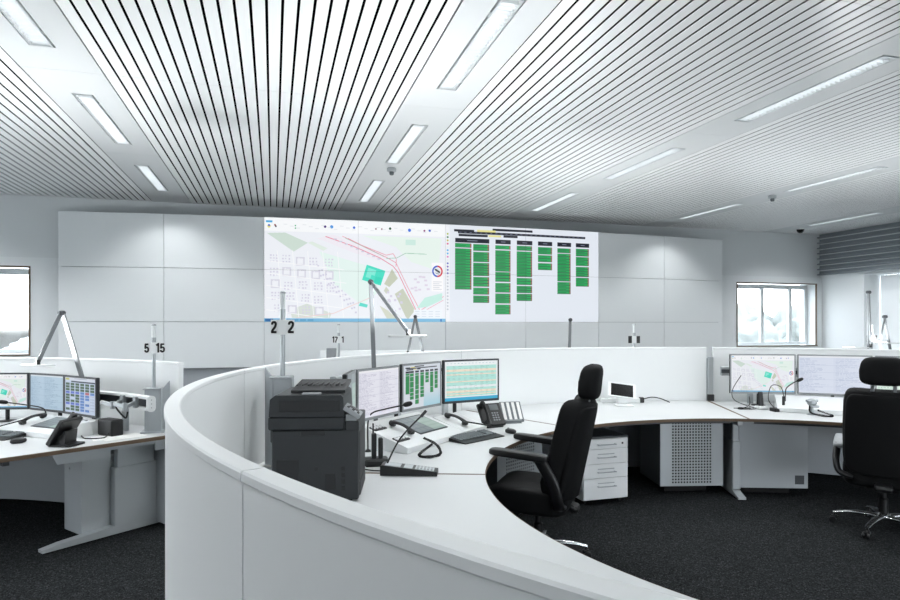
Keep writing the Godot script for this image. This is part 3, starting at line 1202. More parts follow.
# lifting column on a long flat foot, along the radius at deg
func add_leg(o: Node3D, deg: float, r0: float, r1: float, wide := 0.075, rc := 2.9, deep := 0.30) -> void:
	var u := pol(1, deg)
	var t := pol(1, deg + 90)
	var b := Basis(t, Vector3.UP, -u)
	var st := s()
	box(st, pol(rc, deg, 0.385), Vector3(wide, 0.65, deep), 0.006, b)
	box(st, pol(rc, deg, 0.30), Vector3(wide + 0.014, 0.46, deep + 0.05), 0.006, b)
	var leg := put(st, "leg", M["pale metal"], o)
	st = s()
	# foot: low bar, thinner towards its tip
	prism(st, PackedVector2Array([Vector2(-r0, 0.012), Vector2(-r0, 0.032), Vector2(-r0 - 0.12, 0.05), Vector2(-rc + 0.18, 0.075), Vector2(-rc - 0.18, 0.075), Vector2(-r1, 0.05), Vector2(-r1, 0.012)]), -0.035, 0.035, Transform3D(Basis(-u, Vector3.UP, t), Vector3.ZERO))
	put(st, "foot", M["pale metal"], leg)
	st = s()
	box(st, pol((r0 + r1) / 2, deg, DESK - 0.055), Vector3(0.05, 0.05, r1 - r0 - 0.1), 0.005, b)
	put(st, "bracket", M["pale metal"], leg)

func at_ring(c: Vector3, r: float, deg: float, y := 0.0) -> Vector3:
	return c + pol(r, deg, y)

# steel cabinet under the desk; local +z looks at the operator
func build_cabinet(label: String, c: Vector3, r: float, deg: float, w: float, h: float, depth: float, perforated: bool, turn := 0.0) -> Node3D:
	var o := thing("equipment_cabinet", label, "cabinet", at_ring(c, r, deg), deg_to_rad(-deg + turn), "equipment cabinets under the round desk")
	var st := s()
	var y0 := 0.085
	for sx in [-1.0, 1.0]:
		box(st, Vector3(sx * (w / 2 - 0.01), (y0 + h) / 2, -depth / 2), Vector3(0.02, h - y0, depth), 0.002)
	box(st, Vector3(0, h - 0.01, -depth / 2), Vector3(w, 0.02, depth), 0.002)
	box(st, Vector3(0, y0 + 0.01, -depth / 2), Vector3(w, 0.02, depth), 0.002)
	box(st, Vector3(0, (y0 + h) / 2, -depth + 0.01), Vector3(w, h - y0, 0.02), 0.002)
	put(st, "body", M["dark enamel"], o)
	st = s()
	box(st, Vector3(0, y0 / 2, -depth / 2 - 0.04), Vector3(w - 0.2, y0, depth - 0.2), 0.0)
	put(st, "plinth", M["slot black"], o)
	st = s()
	slab2(st, -w / 2 + 0.02, w / 2 - 0.02, y0 + 0.02, h - 0.02, -0.03, -0.02)
	if perforated:
		put(st, "inner_panel", M["slot black"], o)
	st = s()
	if perforated:
		var nx := 14
		var ny := 22
		var px := 0.0285
		var fx := nx * px
		var fy := ny * px
		var cy := (y0 + h) / 2 + 0.01
		var t := 0.004
		var hole := 0.0165
		slabz(st, -w / 2, -fx / 2, y0, h, t)
		slabz(st, fx / 2, w / 2, y0, h, t)
		slabz(st, -fx / 2, fx / 2, y0, cy - fy / 2, t)
		slabz(st, -fx / 2, fx / 2, cy + fy / 2, h, t)
		for i in nx + 1:
			var x := -fx / 2 + i * px
			slabz(st, maxf(-fx / 2, x - (px - hole) / 2), minf(fx / 2, x + (px - hole) / 2), cy - fy / 2, cy + fy / 2, t)
		for j in ny + 1:
			var y := cy - fy / 2 + j * px
			slabz(st, -fx / 2, fx / 2, maxf(cy - fy / 2, y - (px - hole) / 2), minf(cy + fy / 2, y + (px - hole) / 2), t)
		put(st, "perforated_door", M["pale metal"], o)
	else:
		slabz(st, -w / 2, w / 2, y0, h, 0.016)
		put(st, "door", M["grey enamel"], o)
		st = s()
		for k in 5:
			slab2(st, w / 2 - 0.115, w / 2 - 0.04, y0 + 0.045 + k * 0.015, y0 + 0.055 + k * 0.015, 0.014, 0.019)
		slab2(st, w / 2 - 0.12, w / 2 - 0.035, y0 + 0.038, y0 + 0.122, 0.0155, 0.0172)
		put(st, "vent", M["dark enamel"], o)
	return o

func slab2(st: SurfaceTool, x0: float, x1: float, y0: float, y1: float, z0: float, z1: float, ch := 0.0) -> void:
	box(st, Vector3((x0 + x1) / 2, (y0 + y1) / 2, (z0 + z1) / 2), Vector3(x1 - x0, y1 - y0, z1 - z0), ch)

func slabz(st: SurfaceTool, x0: float, x1: float, y0: float, y1: float, t: float) -> void:
	slab2(st, x0, x1, y0, y1, 0.0, t)

func build_pedestal(label: String, at: Vector3, yaw: float, w := 0.46, h := 0.625, depth := 0.58, plain := false) -> Node3D:
	var o := thing("drawer_pedestal", label, "pedestal", at, yaw)
	var y0 := 0.045
	var st := s()
	box(st, Vector3(0, (y0 + h - 0.022) / 2, -depth / 2), Vector3(w, h - 0.022 - y0, depth), 0.003)
	put(st, "body", M["pale metal"] if plain else M["white plastic"], o)
	st = s()
	box(st, Vector3(0, h - 0.011, -depth / 2 + 0.008), Vector3(w + 0.004, 0.02, depth + 0.022), 0.003)
	put(st, "top", M["dark enamel"] if not plain else M["pale metal"], o)
	st = s()
	for sx in [-1.0, 1.0]:
		for z in [-0.06, -depth + 0.06]:
			lathe(st, [Vector2(0, -0.012), Vector2(0.022, -0.012), Vector2(0.022, 0.012), Vector2(0, 0.012)], Transform3D(Basis(Vector3.BACK, PI / 2), Vector3(sx * (w / 2 - 0.05), 0.022, z)), 12)
	put(st, "caster", M["black rubber"], o)
	if plain:
		st = s()
		box(st, Vector3(-w / 2 + 0.09, h - 0.1, 0.002), Vector3(0.016, 0.016, 0.008), 0.003)
		put(st, "lock", M["silver metal"], o)
		return o
	var cuts := [y0 + 0.006, 0.245, 0.375, 0.51, h - 0.024]
	for i in 4:
		st = s()
		box(st, Vector3(0, (cuts[i] + cuts[i + 1]) / 2, 0.009), Vector3(w - 0.006, cuts[i + 1] - cuts[i] - 0.005, 0.018), 0.002)
		var d := put(st, "drawer", M["white plastic"], o)
		st = s()
		var y: float = cuts[i + 1] - (0.045 if i < 3 else 0.05)
		var up := 0.03 if i < 3 else 0.0
		for sx in [-1.0, 1.0]:
			rod(st, Vector3(sx * 0.085, y - up, 0.018), Vector3(sx * 0.085, y - up, 0.042), 0.005, 8)
		rod(st, Vector3(-0.095, y - up, 0.042), Vector3(0.095, y - up, 0.042), 0.0055, 8)
		if i < 3:
			slab2(st, -0.085, 0.085, y - 0.006, y + 0.002, 0.018, 0.022)
		put(st, "handle", M["silver metal"], d)
	st = s()
	lathe(st, [Vector2(0, 0.004), Vector2(0.009, 0.004), Vector2(0.009, 0.0), Vector2(0, 0)], Transform3D(Basis(Vector3.RIGHT, PI / 2), Vector3(w / 2 - 0.06, h - 0.07, 0.018)), 12)
	put(st, "lock", M["slot black"], o)
	return o

# ---------------------------------------------------------------- things on the desks
func build_monitor(label: String, a: Vector3, b: Vector3, y0: float, y1: float, screen: String, frame: String, group: String, back := 0.115, floor_y := DESK, uv := Rect2(0, 0, 1, 1)) -> Node3D:
	# a is the left end and b the right end of the screen side in plan
	var mid := (a + b) * 0.5
	var d := (b - a)
	var w := d.length()
	var h := y1 - y0
	var o := thing("monitor", label, "monitor", Vector3(mid.x, y0, mid.z), yaw_of(-d.z, d.x), group)
	var st := s()
	box(st, Vector3(0, h / 2, -0.016), Vector3(w, h, 0.028), 0.004)
	box(st, Vector3(0, h / 2, -0.04), Vector3(w * 0.72, h * 0.7, 0.03), 0.012)
	put(st, "casing", M["charcoal plastic"], o)
	st = s()
	var e := 0.0135
	slab2(st, -w / 2, w / 2, h - e, h, -0.003, 0.004, 0.0015)
	slab2(st, -w / 2, w / 2, 0, e + 0.006, -0.003, 0.004, 0.0015)
	slab2(st, -w / 2, -w / 2 + e, e, h - e, -0.003, 0.004, 0.0015)
	slab2(st, w / 2 - e, w / 2, e, h - e, -0.003, 0.004, 0.0015)
	put(st, "bezel", M[frame], o)
	st = s()
	var z := 0.0005
	picture(st, Vector3(-w / 2 + e, h - e, z), Vector3(w / 2 - e, h - e, z), Vector3(w / 2 - e, e + 0.006, z), Vector3(-w / 2 + e, e + 0.006, z), Vector3.BACK, uv)
	put(st, "screen", SCREEN[screen], o)
	st = s()
	box(st, Vector3(0, h * 0.5, -0.062), Vector3(0.12, 0.12, 0.02), 0.004)
	rod(st, Vector3(0, h * 0.5, -0.06), Vector3(0, h * 0.5, -back), 0.02)
	rod(st, Vector3(0, h * 0.6, -back), Vector3(0, floor_y - y0 + 0.012, -back), 0.017)
	lathe(st, [Vector2(0, 0.0), Vector2(0.07, 0.0), Vector2(0.07, 0.008), Vector2(0.02, 0.014), Vector2(0, 0.014)], Transform3D(Basis(), Vector3(0, floor_y - y0, -back)))
	put(st, "stand", M["black plastic"], o)
	return o

func build_number_post(label: String, base: Vector3, yaw: float, lift: float, left: String, right: String, wing: int, house := 0.36) -> Node3D:
	var o := thing("number_post", label, "post", base, yaw, "number posts at the consoles")
	var st := s()
	if house > 0.0:
		var hh := house + lift
		for sx in [-1.0, 1.0]:
			slab2(st, sx * 0.055 - 0.006, sx * 0.055 + 0.006, 0, hh, -0.05, 0.05, 0.002)
		slab2(st, -0.055, 0.055, 0, hh - 0.006, 0.03, 0.046, 0.002)
		slab2(st, -0.075, 0.062, hh - 0.012, hh, -0.05, 0.055, 0.003)
		slab2(st, -0.09, 0.09, 0.0, 0.012, -0.08, 0.07, 0.003)
		put(st, "housing", M["grey enamel"], o)
	if wing != 0:
		st = s()
		prism(st, PackedVector2Array([Vector2(wing * 0.062, 0.02), Vector2(wing * 0.125, 0.0), Vector2(wing * 0.125, house + lift + 0.05), Vector2(wing * 0.062, house + lift - 0.02)]), -0.004, 0.004, Transform3D(Basis(Vector3.UP, wing * 0.45), Vector3.ZERO))
		put(st, "side_plate", M["grey enamel"], o)
	var top := 0.878 + lift
	st = s()
	rod(st, Vector3(0, house * 0.6, 0), Vector3(0, top - 0.19, 0), 0.0145, 14)
	put(st, "pole", M["silver metal"], o)
	st = s()
	rod(st, Vector3(0, top - 0.19, 0), Vector3(0, top - 0.11, 0), 0.0175, 14)
	lathe(st, [Vector2(0, top), Vector2(0.012, top), Vector2(0.018, top - 0.006), Vector2(0.018, top - 0.014), Vector2(0, top - 0.014)])
	put(st, "collar", M["silver metal"], o)
	st = s()
	lathe(st, [Vector2(0, top - 0.014), Vector2(0.0165, top - 0.014), Vector2(0.0165, top - 0.11), Vector2(0, top - 0.11)], Transform3D(), 16)
	put(st, "signal_light", M["frosted acrylic"], o)
	st = s()
	var sy := top - 0.195 - lift * 0.12
	slab2(st, -0.028, 0.028, sy - 0.045, sy + 0.045, 0.012, 0.018, 0.001)
	var sign_o := put(st, "sign", M["white plastic"], o)
	for k in [[-1.0, left], [1.0, right]]:
		st = s()
		var bb := Basis(Vector3.UP, k[0] * 0.25)
		var cc := Vector3(k[0] * 0.048, sy, 0.010)
		box(st, cc, Vector3(0.046, 0.090, 0.004), 0.0008, bb)
		put(st, "tab", M["white plastic"] if k[1] else M["black plastic"], sign_o)
		if k[1] == "":
			continue
		st = s()
		var txt: String = k[1]
		for q in txt.length():
			figure(st, txt[q], (q - txt.length() / 2.0) * 0.034 - 0.001, 0.074, 0.0016, Transform3D(bb, cc + bb * Vector3(-0.002 * k[0] * (txt.length() - 2), 0.0, 0.0022)))
		put(st, "digits", M["black ink"], sign_o)
	return o

func build_desk_lamp(label: String, base: Vector3, apex: Vector3, tip: Vector3, head_dir: Vector3, w := 0.034, off := 0.0, up := UP_ENERGY) -> Node3D:
	var o := thing("desk_lamp", label, "lamp", base, 0.0, "folding arm lamps at the consoles")
	var A := apex - base
	var T := tip - base
	var st := s()
	lathe(st, [Vector2(0, 0), Vector2(0.06, 0), Vector2(0.06, 0.012), Vector2(0.022, 0.02), Vector2(0.02, 0.05), Vector2(0, 0.05)])
	put(st, "base", M["silver metal"], o)
	st = s()
	bar(st, Vector3(0, 0.03, 0), A, w, 0.016)
	put(st, "lower_arm", M["arm grey"], o)
	st = s()
	bar(st, A + Vector3(0, 0.004, 0.018), T, w * 0.82, 0.014)
	put(st, "upper_arm", M["arm grey"], o)
	st = s()
	rod(st, A + Vector3(0, 0, -0.014), A + Vector3(0, 0, 0.034), 0.022, 14)
	put(st, "elbow", M["dark enamel"], o)
	st = s()
	rod(st, T + Vector3(0, -0.025, 0), T + Vector3(0, 0.02, 0), 0.016, 12)
	put(st, "knuckle", M["black plastic"], o)
	var hd := head_dir.normalized()
	var bb := Basis(hd, Vector3.UP, hd.cross(Vector3.UP))
	var hc := T + hd * off
	st = s()
	prism(st, rounded(-0.15, -0.055, 0.15, 0.055, 0.03), 0.0, 0.014, Transform3D(bb * Basis(Vector3.RIGHT, PI / 2), hc + Vector3(0, -0.022, 0)))
	put(st, "head", M["white plastic"], o)
	st = s()
	prism(st, rounded(-0.135, -0.042, 0.135, 0.042, 0.02), 0.0, 0.002, Transform3D(bb * Basis(Vector3.RIGHT, PI / 2), hc + Vector3(0, -0.036, 0)))
	put(st, "diffuser", M["frosted acrylic"], o)
	# the head shines upwards
	st = s()
	prism(st, rounded(0.02, -0.045, 0.14, 0.045, 0.02), 0.0, 0.002, Transform3D(bb * Basis(Vector3.RIGHT, PI / 2), hc + Vector3(0, -0.0195, 0)))
	put(st, "uplight_panel", M["lamp tube"], o)
	var l := AreaLight3D.new()
	l.area_size = Vector2(0.12, 0.09)
	l.transform = Transform3D(bb * Basis(Vector3.RIGHT, PI / 2), hc + hd * 0.08 + Vector3(0, -0.012, 0))
	l.light_energy = up
	l.light_color = LAMP_COLOR
	l.area_range = 20.0
	l.shadow_enabled = true
	hang(l, "light", o)
	return o

# handset: slim grip with two thick ends, along local x, hollow side down
func add_handset(o: Node3D, xf: Transform3D, m := "black plastic", l := 0.2) -> Node3D:
	var st := s()
	var pts := []
	var rr := []
	for k in 15:
		var t := k / 14.0 * 2 - 1
		pts.append(xf * Vector3(t * l / 2, 0.035 - 0.022 * t * t, 0))
		rr.append(0.0125 + 0.010 * pow(absf(t), 3.0))
	tube(st, pts, rr, 12, Vector2(1.25, 0.85))
	for sx in [-1.0, 1.0]:
		pad(st, Vector3(0.05, 0.034, 0.052), 0.6, 0.8, xf * Transform3D(Basis(Vector3.BACK, sx * 0.2), Vector3(sx * l * 0.42, 0.012, 0)))
	return put(st, "handset", M[m], o)

func add_cable(o: Node3D, called: String, pts: Array, r := 0.004, m := "black rubber") -> Node3D:
	var st := s()
	tube(st, smooth_path(pts, 6), r, 7)
	return put(st, called, M[m], o)

func add_coil(o: Node3D, pts: Array, r := 0.008) -> Node3D:
	var path := smooth_path(pts, 14)
	var st := s()
	var q := []
	for i in path.size() * 4:
		var f := i / 4.0
		var a: Vector3 = path[int(f)]
		var b: Vector3 = path[mini(int(f) + 1, path.size() - 1)]
		var d := (b - a).normalized() if a != b else Vector3.RIGHT
		var u := d.cross(Vector3.UP if absf(d.y) < 0.9 else Vector3.RIGHT).normalized()
		var v := d.cross(u)
		q.append(a.lerp(b, f - int(f)) + (u * cos(i * 1.6) + v * sin(i * 1.6)) * r)
	tube(st, q, 0.0032, 5)
	return put(st, "coiled_cord", M["black rubber"], o)

# sloping white touch console; local +z looks at the operator
func build_touch_console(label: String, at: Vector3, yaw: float, w: float, depth: float, back_h: float, handset: int, keys: bool, screen := true) -> Node3D:
	var o := thing("touch_console", label, "console", at, yaw, "white touch consoles")
	var st := s()
	var fh := 0.045
	prism(st, PackedVector2Array([Vector2(0, 0.003), Vector2(0.004, fh - 0.004), Vector2(-0.006, fh), Vector2(-depth + 0.02, back_h), Vector2(-depth, back_h - 0.012), Vector2(-depth, 0.003)]), -w / 2, w / 2, Transform3D(Basis(Vector3.BACK, Vector3.UP, Vector3.LEFT), Vector3.ZERO))
	put(st, "body", M["white plastic"], o)
	var ang := atan2(back_h - fh, depth - 0.026)
	var top := Transform3D(Basis(Vector3.RIGHT, ang), Vector3(0, fh + 0.001, -0.006))
	var run := (depth - 0.026) / cos(ang)
	if screen:
		st = s()
		box(st, top * Vector3(0.17 * w, 0.002, -run * 0.56), Vector3(w * 0.49, 0.006, run * 0.64), 0.002, top.basis)
		put(st, "screen_frame", M["dark enamel"], o)
		st = s()
		var x0 := 0.17 * w - w * 0.235
		var x1 := 0.17 * w + w * 0.235
		picture(st, top * Vector3(x0, 0.0055, -run * 0.85), top * Vector3(x1, 0.0055, -run * 0.85), top * Vector3(x1, 0.0055, -run * 0.27), top * Vector3(x0, 0.0055, -run * 0.27), top.basis.y)
		put(st, "touch_screen", SCREEN["touch"], o)
	if keys:
		st = s()
		for k in 8:
			box(st, top * Vector3(-w / 2 + 0.040 + (k % 4) * 0.034, 0.002, -run * (0.26 if k < 4 else 0.74)), Vector3(0.030, 0.010, 0.062), 0.001, top.basis)
		put(st, "key_bed", M["black plastic"], o)
		st = s()
		for k in 8:
			var x := -w / 2 + 0.038 + (k % 4) * 0.034
			var z := -run * (0.26 if k < 4 else 0.74) - 0.003
			box(st, top * Vector3(x, 0.008, z), Vector3(0.022, 0.014, 0.03), 0.003, top.basis)
		put(st, "key", M["white plastic"], o)
	if handset != 0:
		var h := Transform3D(top.basis * Basis(Vector3.UP, PI / 2), top * Vector3(handset * w * 0.20, 0.012, -run * 0.50))
		add_handset(o, h)
	return o

func build_gooseneck(label: String, base: Vector3, pts: Array, head: Vector3, puck := true) -> Node3D:
	var o := thing("gooseneck_microphone", label, "microphone", base, 0.0, "gooseneck microphones")
	var st := s()
	if puck:
		lathe(st, [Vector2(0, 0), Vector2(0.022, 0), Vector2(0.022, 0.006), Vector2(0.01, 0.016), Vector2(0, 0.016)])
		put(st, "socket", M["black plastic"], o)
	var local := []
	for p in pts:
		local.append(p - base)
	add_cable(o, "neck", local, 0.0055, "black plastic")
	st = s()
	var a: Vector3 = local[-1]
	var d := (head - base - a)
	pad(st, Vector3(0.034, d.length() + 0.03, 0.034), 0.8, 1.0, Transform3D(Basis(Quaternion(Vector3.UP, d.normalized())), a + d * 0.5))
	put(st, "windshield", M["black rubber"], o)
	return o

func build_keyboard(label: String, at: Vector3, yaw: float, w := 0.42, d := 0.16) -> Node3D:
	var o := thing("keyboard", label, "keyboard", at, yaw, "black keyboards")
	var st := s()
	prism(st, PackedVector2Array([Vector2(d / 2 + 0.05, 0.002), Vector2(d / 2 + 0.05, 0.008), Vector2(d / 2, 0.014), Vector2(-d / 2, 0.032), Vector2(-d / 2, 0.002)]), -w / 2, w / 2, Transform3D(Basis(Vector3.BACK, Vector3.UP, Vector3.LEFT), Vector3.ZERO))
	put(st, "body", M["black plastic"], o)
	st = s()
	var sl := atan2(0.018, d)
	for r in 6:
		var n := 18 if r != 5 else 11
		for k in n:
			var kw := (w - 0.03) / n
			var z := -d / 2 + 0.016 + r * (d - 0.02) / 6
			var y := 0.032 - (z + d / 2) * 0.018 / d + 0.004
			if k == n - 5 and r != 5:
				continue
			box(st, Vector3(-w / 2 + 0.015 + (k + 0.5) * kw, y, z), Vector3(kw - 0.004, 0.009, 0.017), 0.002, Basis(Vector3.RIGHT, sl))
	put(st, "keys", M["key grey"], o)
	return o

func build_mouse(label: String, at: Vector3, yaw: float) -> Node3D:
	var o := thing("mouse", label, "mouse", at, yaw, "computer mice")
	var st := s()
	pad(st, Vector3(0.062, 0.042, 0.11), 0.75, 0.9, Transform3D(Basis(), Vector3(0, 0.017, 0)), "flat", -0.015)
	put(st, "shell", M["black plastic"], o)
	st = s()
	lathe(st, [Vector2(0, -0.004), Vector2(0.009, -0.004), Vector2(0.009, 0.004), Vector2(0, 0.004)], Transform3D(Basis(Vector3.BACK, PI / 2), Vector3(0, 0.034, -0.028)), 12)
	put(st, "wheel", M["key grey"], o)
	return o

# black desk phone: tilted panel with display and keys, handset on its left
func build_phone(label: String, at: Vector3, yaw: float, tilt := 0.9, handset := true) -> Node3D:
	var o := thing("desk_phone", label, "telephone", at, yaw, "black desk telephones")
	var st := s()
	var t := Transform3D(Basis(Vector3.RIGHT, tilt), Vector3(0, 0.02, 0.05))
	box(st, t * Vector3(0, 0.0, -0.10), Vector3(0.22, 0.03, 0.21), 0.006, t.basis)
	put(st, "body", M["black plastic"], o)
	st = s()
	prism(st, PackedVector2Array([Vector2(0.06, 0.0), Vector2(0.05, 0.02), Vector2(-0.045, 0.11), Vector2(-0.06, 0.11), Vector2(-0.05, 0.02), Vector2(-0.12, 0.0)]), -0.06, 0.06, Transform3D(Basis(Vector3.BACK, Vector3.UP, Vector3.LEFT), Vector3(0.0, 0.002, 0.0)))
	prism(st, rounded(-0.09, -0.09, 0.09, 0.09, 0.03), 0.0, 0.012, Transform3D(Basis(Vector3.RIGHT, -PI / 2), Vector3(0.0, 0.001, -0.02)))
	put(st, "foot", M["black plastic"], o)
	st = s()
	box(st, t * Vector3(0.035, 0.016, -0.16), Vector3(0.085, 0.004, 0.055), 0.001, t.basis)
	put(st, "display", M["key grey"], o)
	st = s()
	for r in 4:
		for k in 3:
			box(st, t * Vector3(0.005 + k * 0.024, 0.017, -0.105 + r * 0.022), Vector3(0.017, 0.006, 0.014), 0.002, t.basis)
	put(st, "keys", M["grey plastic"], o)
	if handset:
		add_handset(o, t * Transform3D(Basis(Vector3.UP, PI / 2), Vector3(-0.075, 0.026, -0.10)))
	return o

# ---------------------------------------------------------------- chairs
func build_chair(label: String, at: Vector3, yaw: float, recline: float, base_turn: float, pale_arms: bool, head_h := 0.235, arm_up := 0.0, head_y := 0.69) -> Node3D:
	var o := thing("office_chair", label, "chair", at, yaw, "black high-backed swivel chairs")
	var st := s()
	# seat
	pad(st, Vector3(0.55, 0.17, 0.56), 0.45, 0.4, Transform3D(Basis(Vector3.RIGHT, -0.04), Vector3(0, 0.45, 0.04)), "seat")
	put(st, "seat", M["chair fabric"], o)
	# back: tall padded shell with wings, leaning back
	var lean := Transform3D(Basis(Vector3.RIGHT, -recline), Vector3(0, 0.47, -0.20))
	st = s()
	pad(st, Vector3(0.545, 0.68, 0.15), 0.24, 0.42, lean * Transform3D(Basis(), Vector3(0, 0.34, 0)), "back")
	var back := put(st, "backrest", M["chair fabric"], o)
	st = s()
	pad(st, Vector3(0.515, 0.64, 0.05), 0.25, 0.35, lean * Transform3D(Basis(), Vector3(0, 0.335, -0.058)), "shell")
	put(st, "back_shell", M["chair fabric"], back)
	# headrest
	st = s()
	var hr := lean * Transform3D(Basis(Vector3.RIGHT, recline * 0.6), Vector3(0, head_y + head_h / 2, -0.005))
	pad(st, Vector3(0.315, head_h, 0.13), 0.45, 0.5, hr, "head", head_h)
	put(st, "headrest", M["chair fabric"], o)
	st = s()
	for sx in [-1.0, 1.0]:
		bar(st, lean * Vector3(sx * 0.07, 0.6, -0.03), lean * Vector3(sx * 0.07, 0.80, -0.02), 0.025, 0.008)
	put(st, "headrest_bar", M["silver metal"], o)
	# arms
	for sx in [-1.0, 1.0]:
		st = s()
		tube(st, smooth_path([Vector3(sx * 0.20, 0.44, -0.20), Vector3(sx * 0.29, 0.47, -0.20), Vector3(sx * 0.315, 0.56 + arm_up * 0.5, -0.17), Vector3(sx * 0.31, 0.66 + arm_up, -0.08)], 5), 0.028, 10, Vector2(1.5, 0.8))
		var arm := put(st, "arm", M["black plastic"], o)
		st = s()
		pad(st, Vector3(0.085, 0.05, 0.40), 0.4, 0.35, Transform3D(Basis(Vector3.RIGHT, -0.07), Vector3(sx * 0.30, 0.675 + arm_up, 0.06)))
		put(st, "armrest", M["grey plastic"] if pale_arms else M["black plastic"], arm)
	# mechanism, gas column, star base, casters
	st = s()
	box(st, Vector3(0, 0.375, -0.02), Vector3(0.26, 0.06, 0.34), 0.02)
	box(st, Vector3(0, 0.40, -0.22), Vector3(0.12, 0.05, 0.14), 0.015, Basis(Vector3.RIGHT, -0.4))
	rod(st, Vector3(0.1, 0.38, 0.05), Vector3(0.29, 0.375, 0.06), 0.008, 8)
	rod(st, Vector3(-0.1, 0.38, -0.05), Vector3(-0.29, 0.375, -0.06), 0.008, 8)
	put(st, "mechanism", M["black plastic"], o)
	st = s()
	lathe(st, [Vector2(0, 0.12), Vector2(0.032, 0.12), Vector2(0.032, 0.25), Vector2(0.022, 0.26), Vector2(0.022, 0.37), Vector2(0, 0.37)])
	put(st, "column", M["black plastic"], o)
	st = s()
	lathe(st, [Vector2(0, 0.085), Vector2(0.045, 0.085), Vector2(0.05, 0.10), Vector2(0.05, 0.125), Vector2(0.035, 0.14), Vector2(0, 0.14)])
	var hub := put(st, "base", M["chrome"], o)
	for k in 5:
		var a := TAU * k / 5 + base_turn
		var d := Vector3(cos(a), 0, sin(a))
		st = s()
		var pts := []
		var rr := []
		for i in 9:
			var t := i / 8.0
			pts.append(d * lerpf(0.03, 0.345, t) + Vector3(0, 0.108 + 0.012 * sin(t * PI) - 0.022 * t * t, 0))
			rr.append(lerpf(0.03, 0.017, t))
		tube(st, pts, rr, 10, Vector2(1.15, 0.62))
		put(st, "base_arm", M["chrome"], hub)
		st = s()
		var c := d * 0.335
		var f := Vector3(-d.z, 0, d.x)
		rod(st, c + Vector3(0, 0.06, 0), c + Vector3(0, 0.09, 0), 0.009, 8)
		var ax := Basis(Quaternion(Vector3.UP, f))
		for sg in [-1.0, 1.0]:
			lathe(st, [Vector2(0, -0.009), Vector2(0.022, -0.009), Vector2(0.0265, -0.005), Vector2(0.0265, 0.005), Vector2(0.022, 0.009), Vector2(0, 0.009)], Transform3D(ax, c + f * 0.017 * sg + d * 0.012 + Vector3(0, 0.0265, 0)), 16)
		box(st, c + Vector3(0, 0.05, 0), Vector3(0.03, 0.03, 0.05), 0.008, Basis(f, Vector3.UP, f.cross(Vector3.UP)))
		put(st, "caster", M["black plastic"], hub)
	return o

# ---------------------------------------------------------------- the consoles
func build_consoles() -> void:
	var names := ["white curved partition board nearest the viewpoint, running out of the picture", "white curved partition board with pale rim sweeping round beside the printer", "white curved partition board behind the number 2 post and the three monitors", "white curved partition board behind the headrest of the middle chair"]
	var e := [-178.0, -129.8, -88.5, -40.0, 7.55]
	build_partition(RING, e, 1.383, names, "boards of the round partition")
	build_partition(RING, [8.6, 60.0], 1.383, ["white curved partition board behind the two right monitors"], "boards of the round partition")
	var g := "white desks of the round console"
	build_desk(RING, -178, -134.7, "white curved desktop at the bottom edge of the picture", g, [])
	build_desk(RING, -134.7, -87.0, "white curved desktop in front, carrying the printer", g, [])
	build_desk(RING, -87.0, -39.3, "white curved desktop carrying three monitors and the keyboard", g, [-84])
	build_desk(RING, -39.3, 7.6, "white curved desktop over the drawer pedestal, carrying a small tablet phone", g, [])
	add_leg(get_node("console_desk_003"), 6.3, 2.29, 3.40, 0.06, 2.66, 0.40)
	build_desk(RING, 7.6, 58.0, "white curved desktop at the right, under two large monitors", g, [])
	build_cabinet("grey cabinet with a perforated door under the desk right of the drawer pedestal", RING, 2.50, -3.1, 0.62, 0.735, 0.55, true)
	build_cabinet("plain grey cabinet with a small square vent under the right desk", RING, 2.51, 14.2, 0.64, 0.735, 0.55, false, 11.0)
	build_cabinet("grey perforated cabinet half hidden behind the armrests of the middle chair", RING, 2.60, -46.0, 0.62, 0.735, 0.55, true)
	build_pedestal("white pedestal with four drawers under the desk behind the middle chair", V(1.42, 0, 5.68), deg_to_rad(17.0))
	# socket post in the gap between two partition boards
	var o := thing("socket_post", "slim grey post with a black socket in the gap between partition boards", "post", at_ring(RING, 3.62, 8.05, DESK), deg_to_rad(-8))
	var st := s()
	slab2(st, -0.028, 0.028, 0.055, 0.50, -0.02, 0.004, 0.003)
	put(st, "post", M["pale metal"], o)
	st = s()
	slab2(st, -0.034, 0.034, 0.0, 0.075, -0.025, 0.022, 0.004)
	put(st, "socket", M["black plastic"], o)
	# rails that carry the monitors
	for q in [["grey monitor rail behind the two large right monitors", 9.2, 52.0, 3.45, 1.075, 1.175], ["grey monitor rail hidden behind the three middle monitors", -74.0, -45.0, 3.42, 1.18, 1.27]]:
		o = thing("monitor_rail", q[0], "rail", RING, 0.0, "rails behind the monitors")
		st = s()
		arc(st, rect(q[3], q[4], q[3] + 0.05, q[5], 0.006), q[1], q[2])
		put(st, "beam", M["pale metal"], o)
		st = s()
		arc(st, rect(q[3] - 0.003, q[4] + 0.03, q[3] + 0.001, q[5] - 0.03), q[1], q[2])
		put(st, "slot", M["dark enamel"], o)
		for k in 3:
			st = s()
			var f: float = lerpf(q[1] + 5, q[2] - 2, k / 2.0)
			box(st, pol(q[3] + 0.025, f, (DESK + q[4]) / 2), Vector3(0.06, q[4] - DESK + 0.02, 0.036), 0.004, Basis(Vector3.UP, deg_to_rad(-f)))
			put(st, "support", M["pale metal"], o)

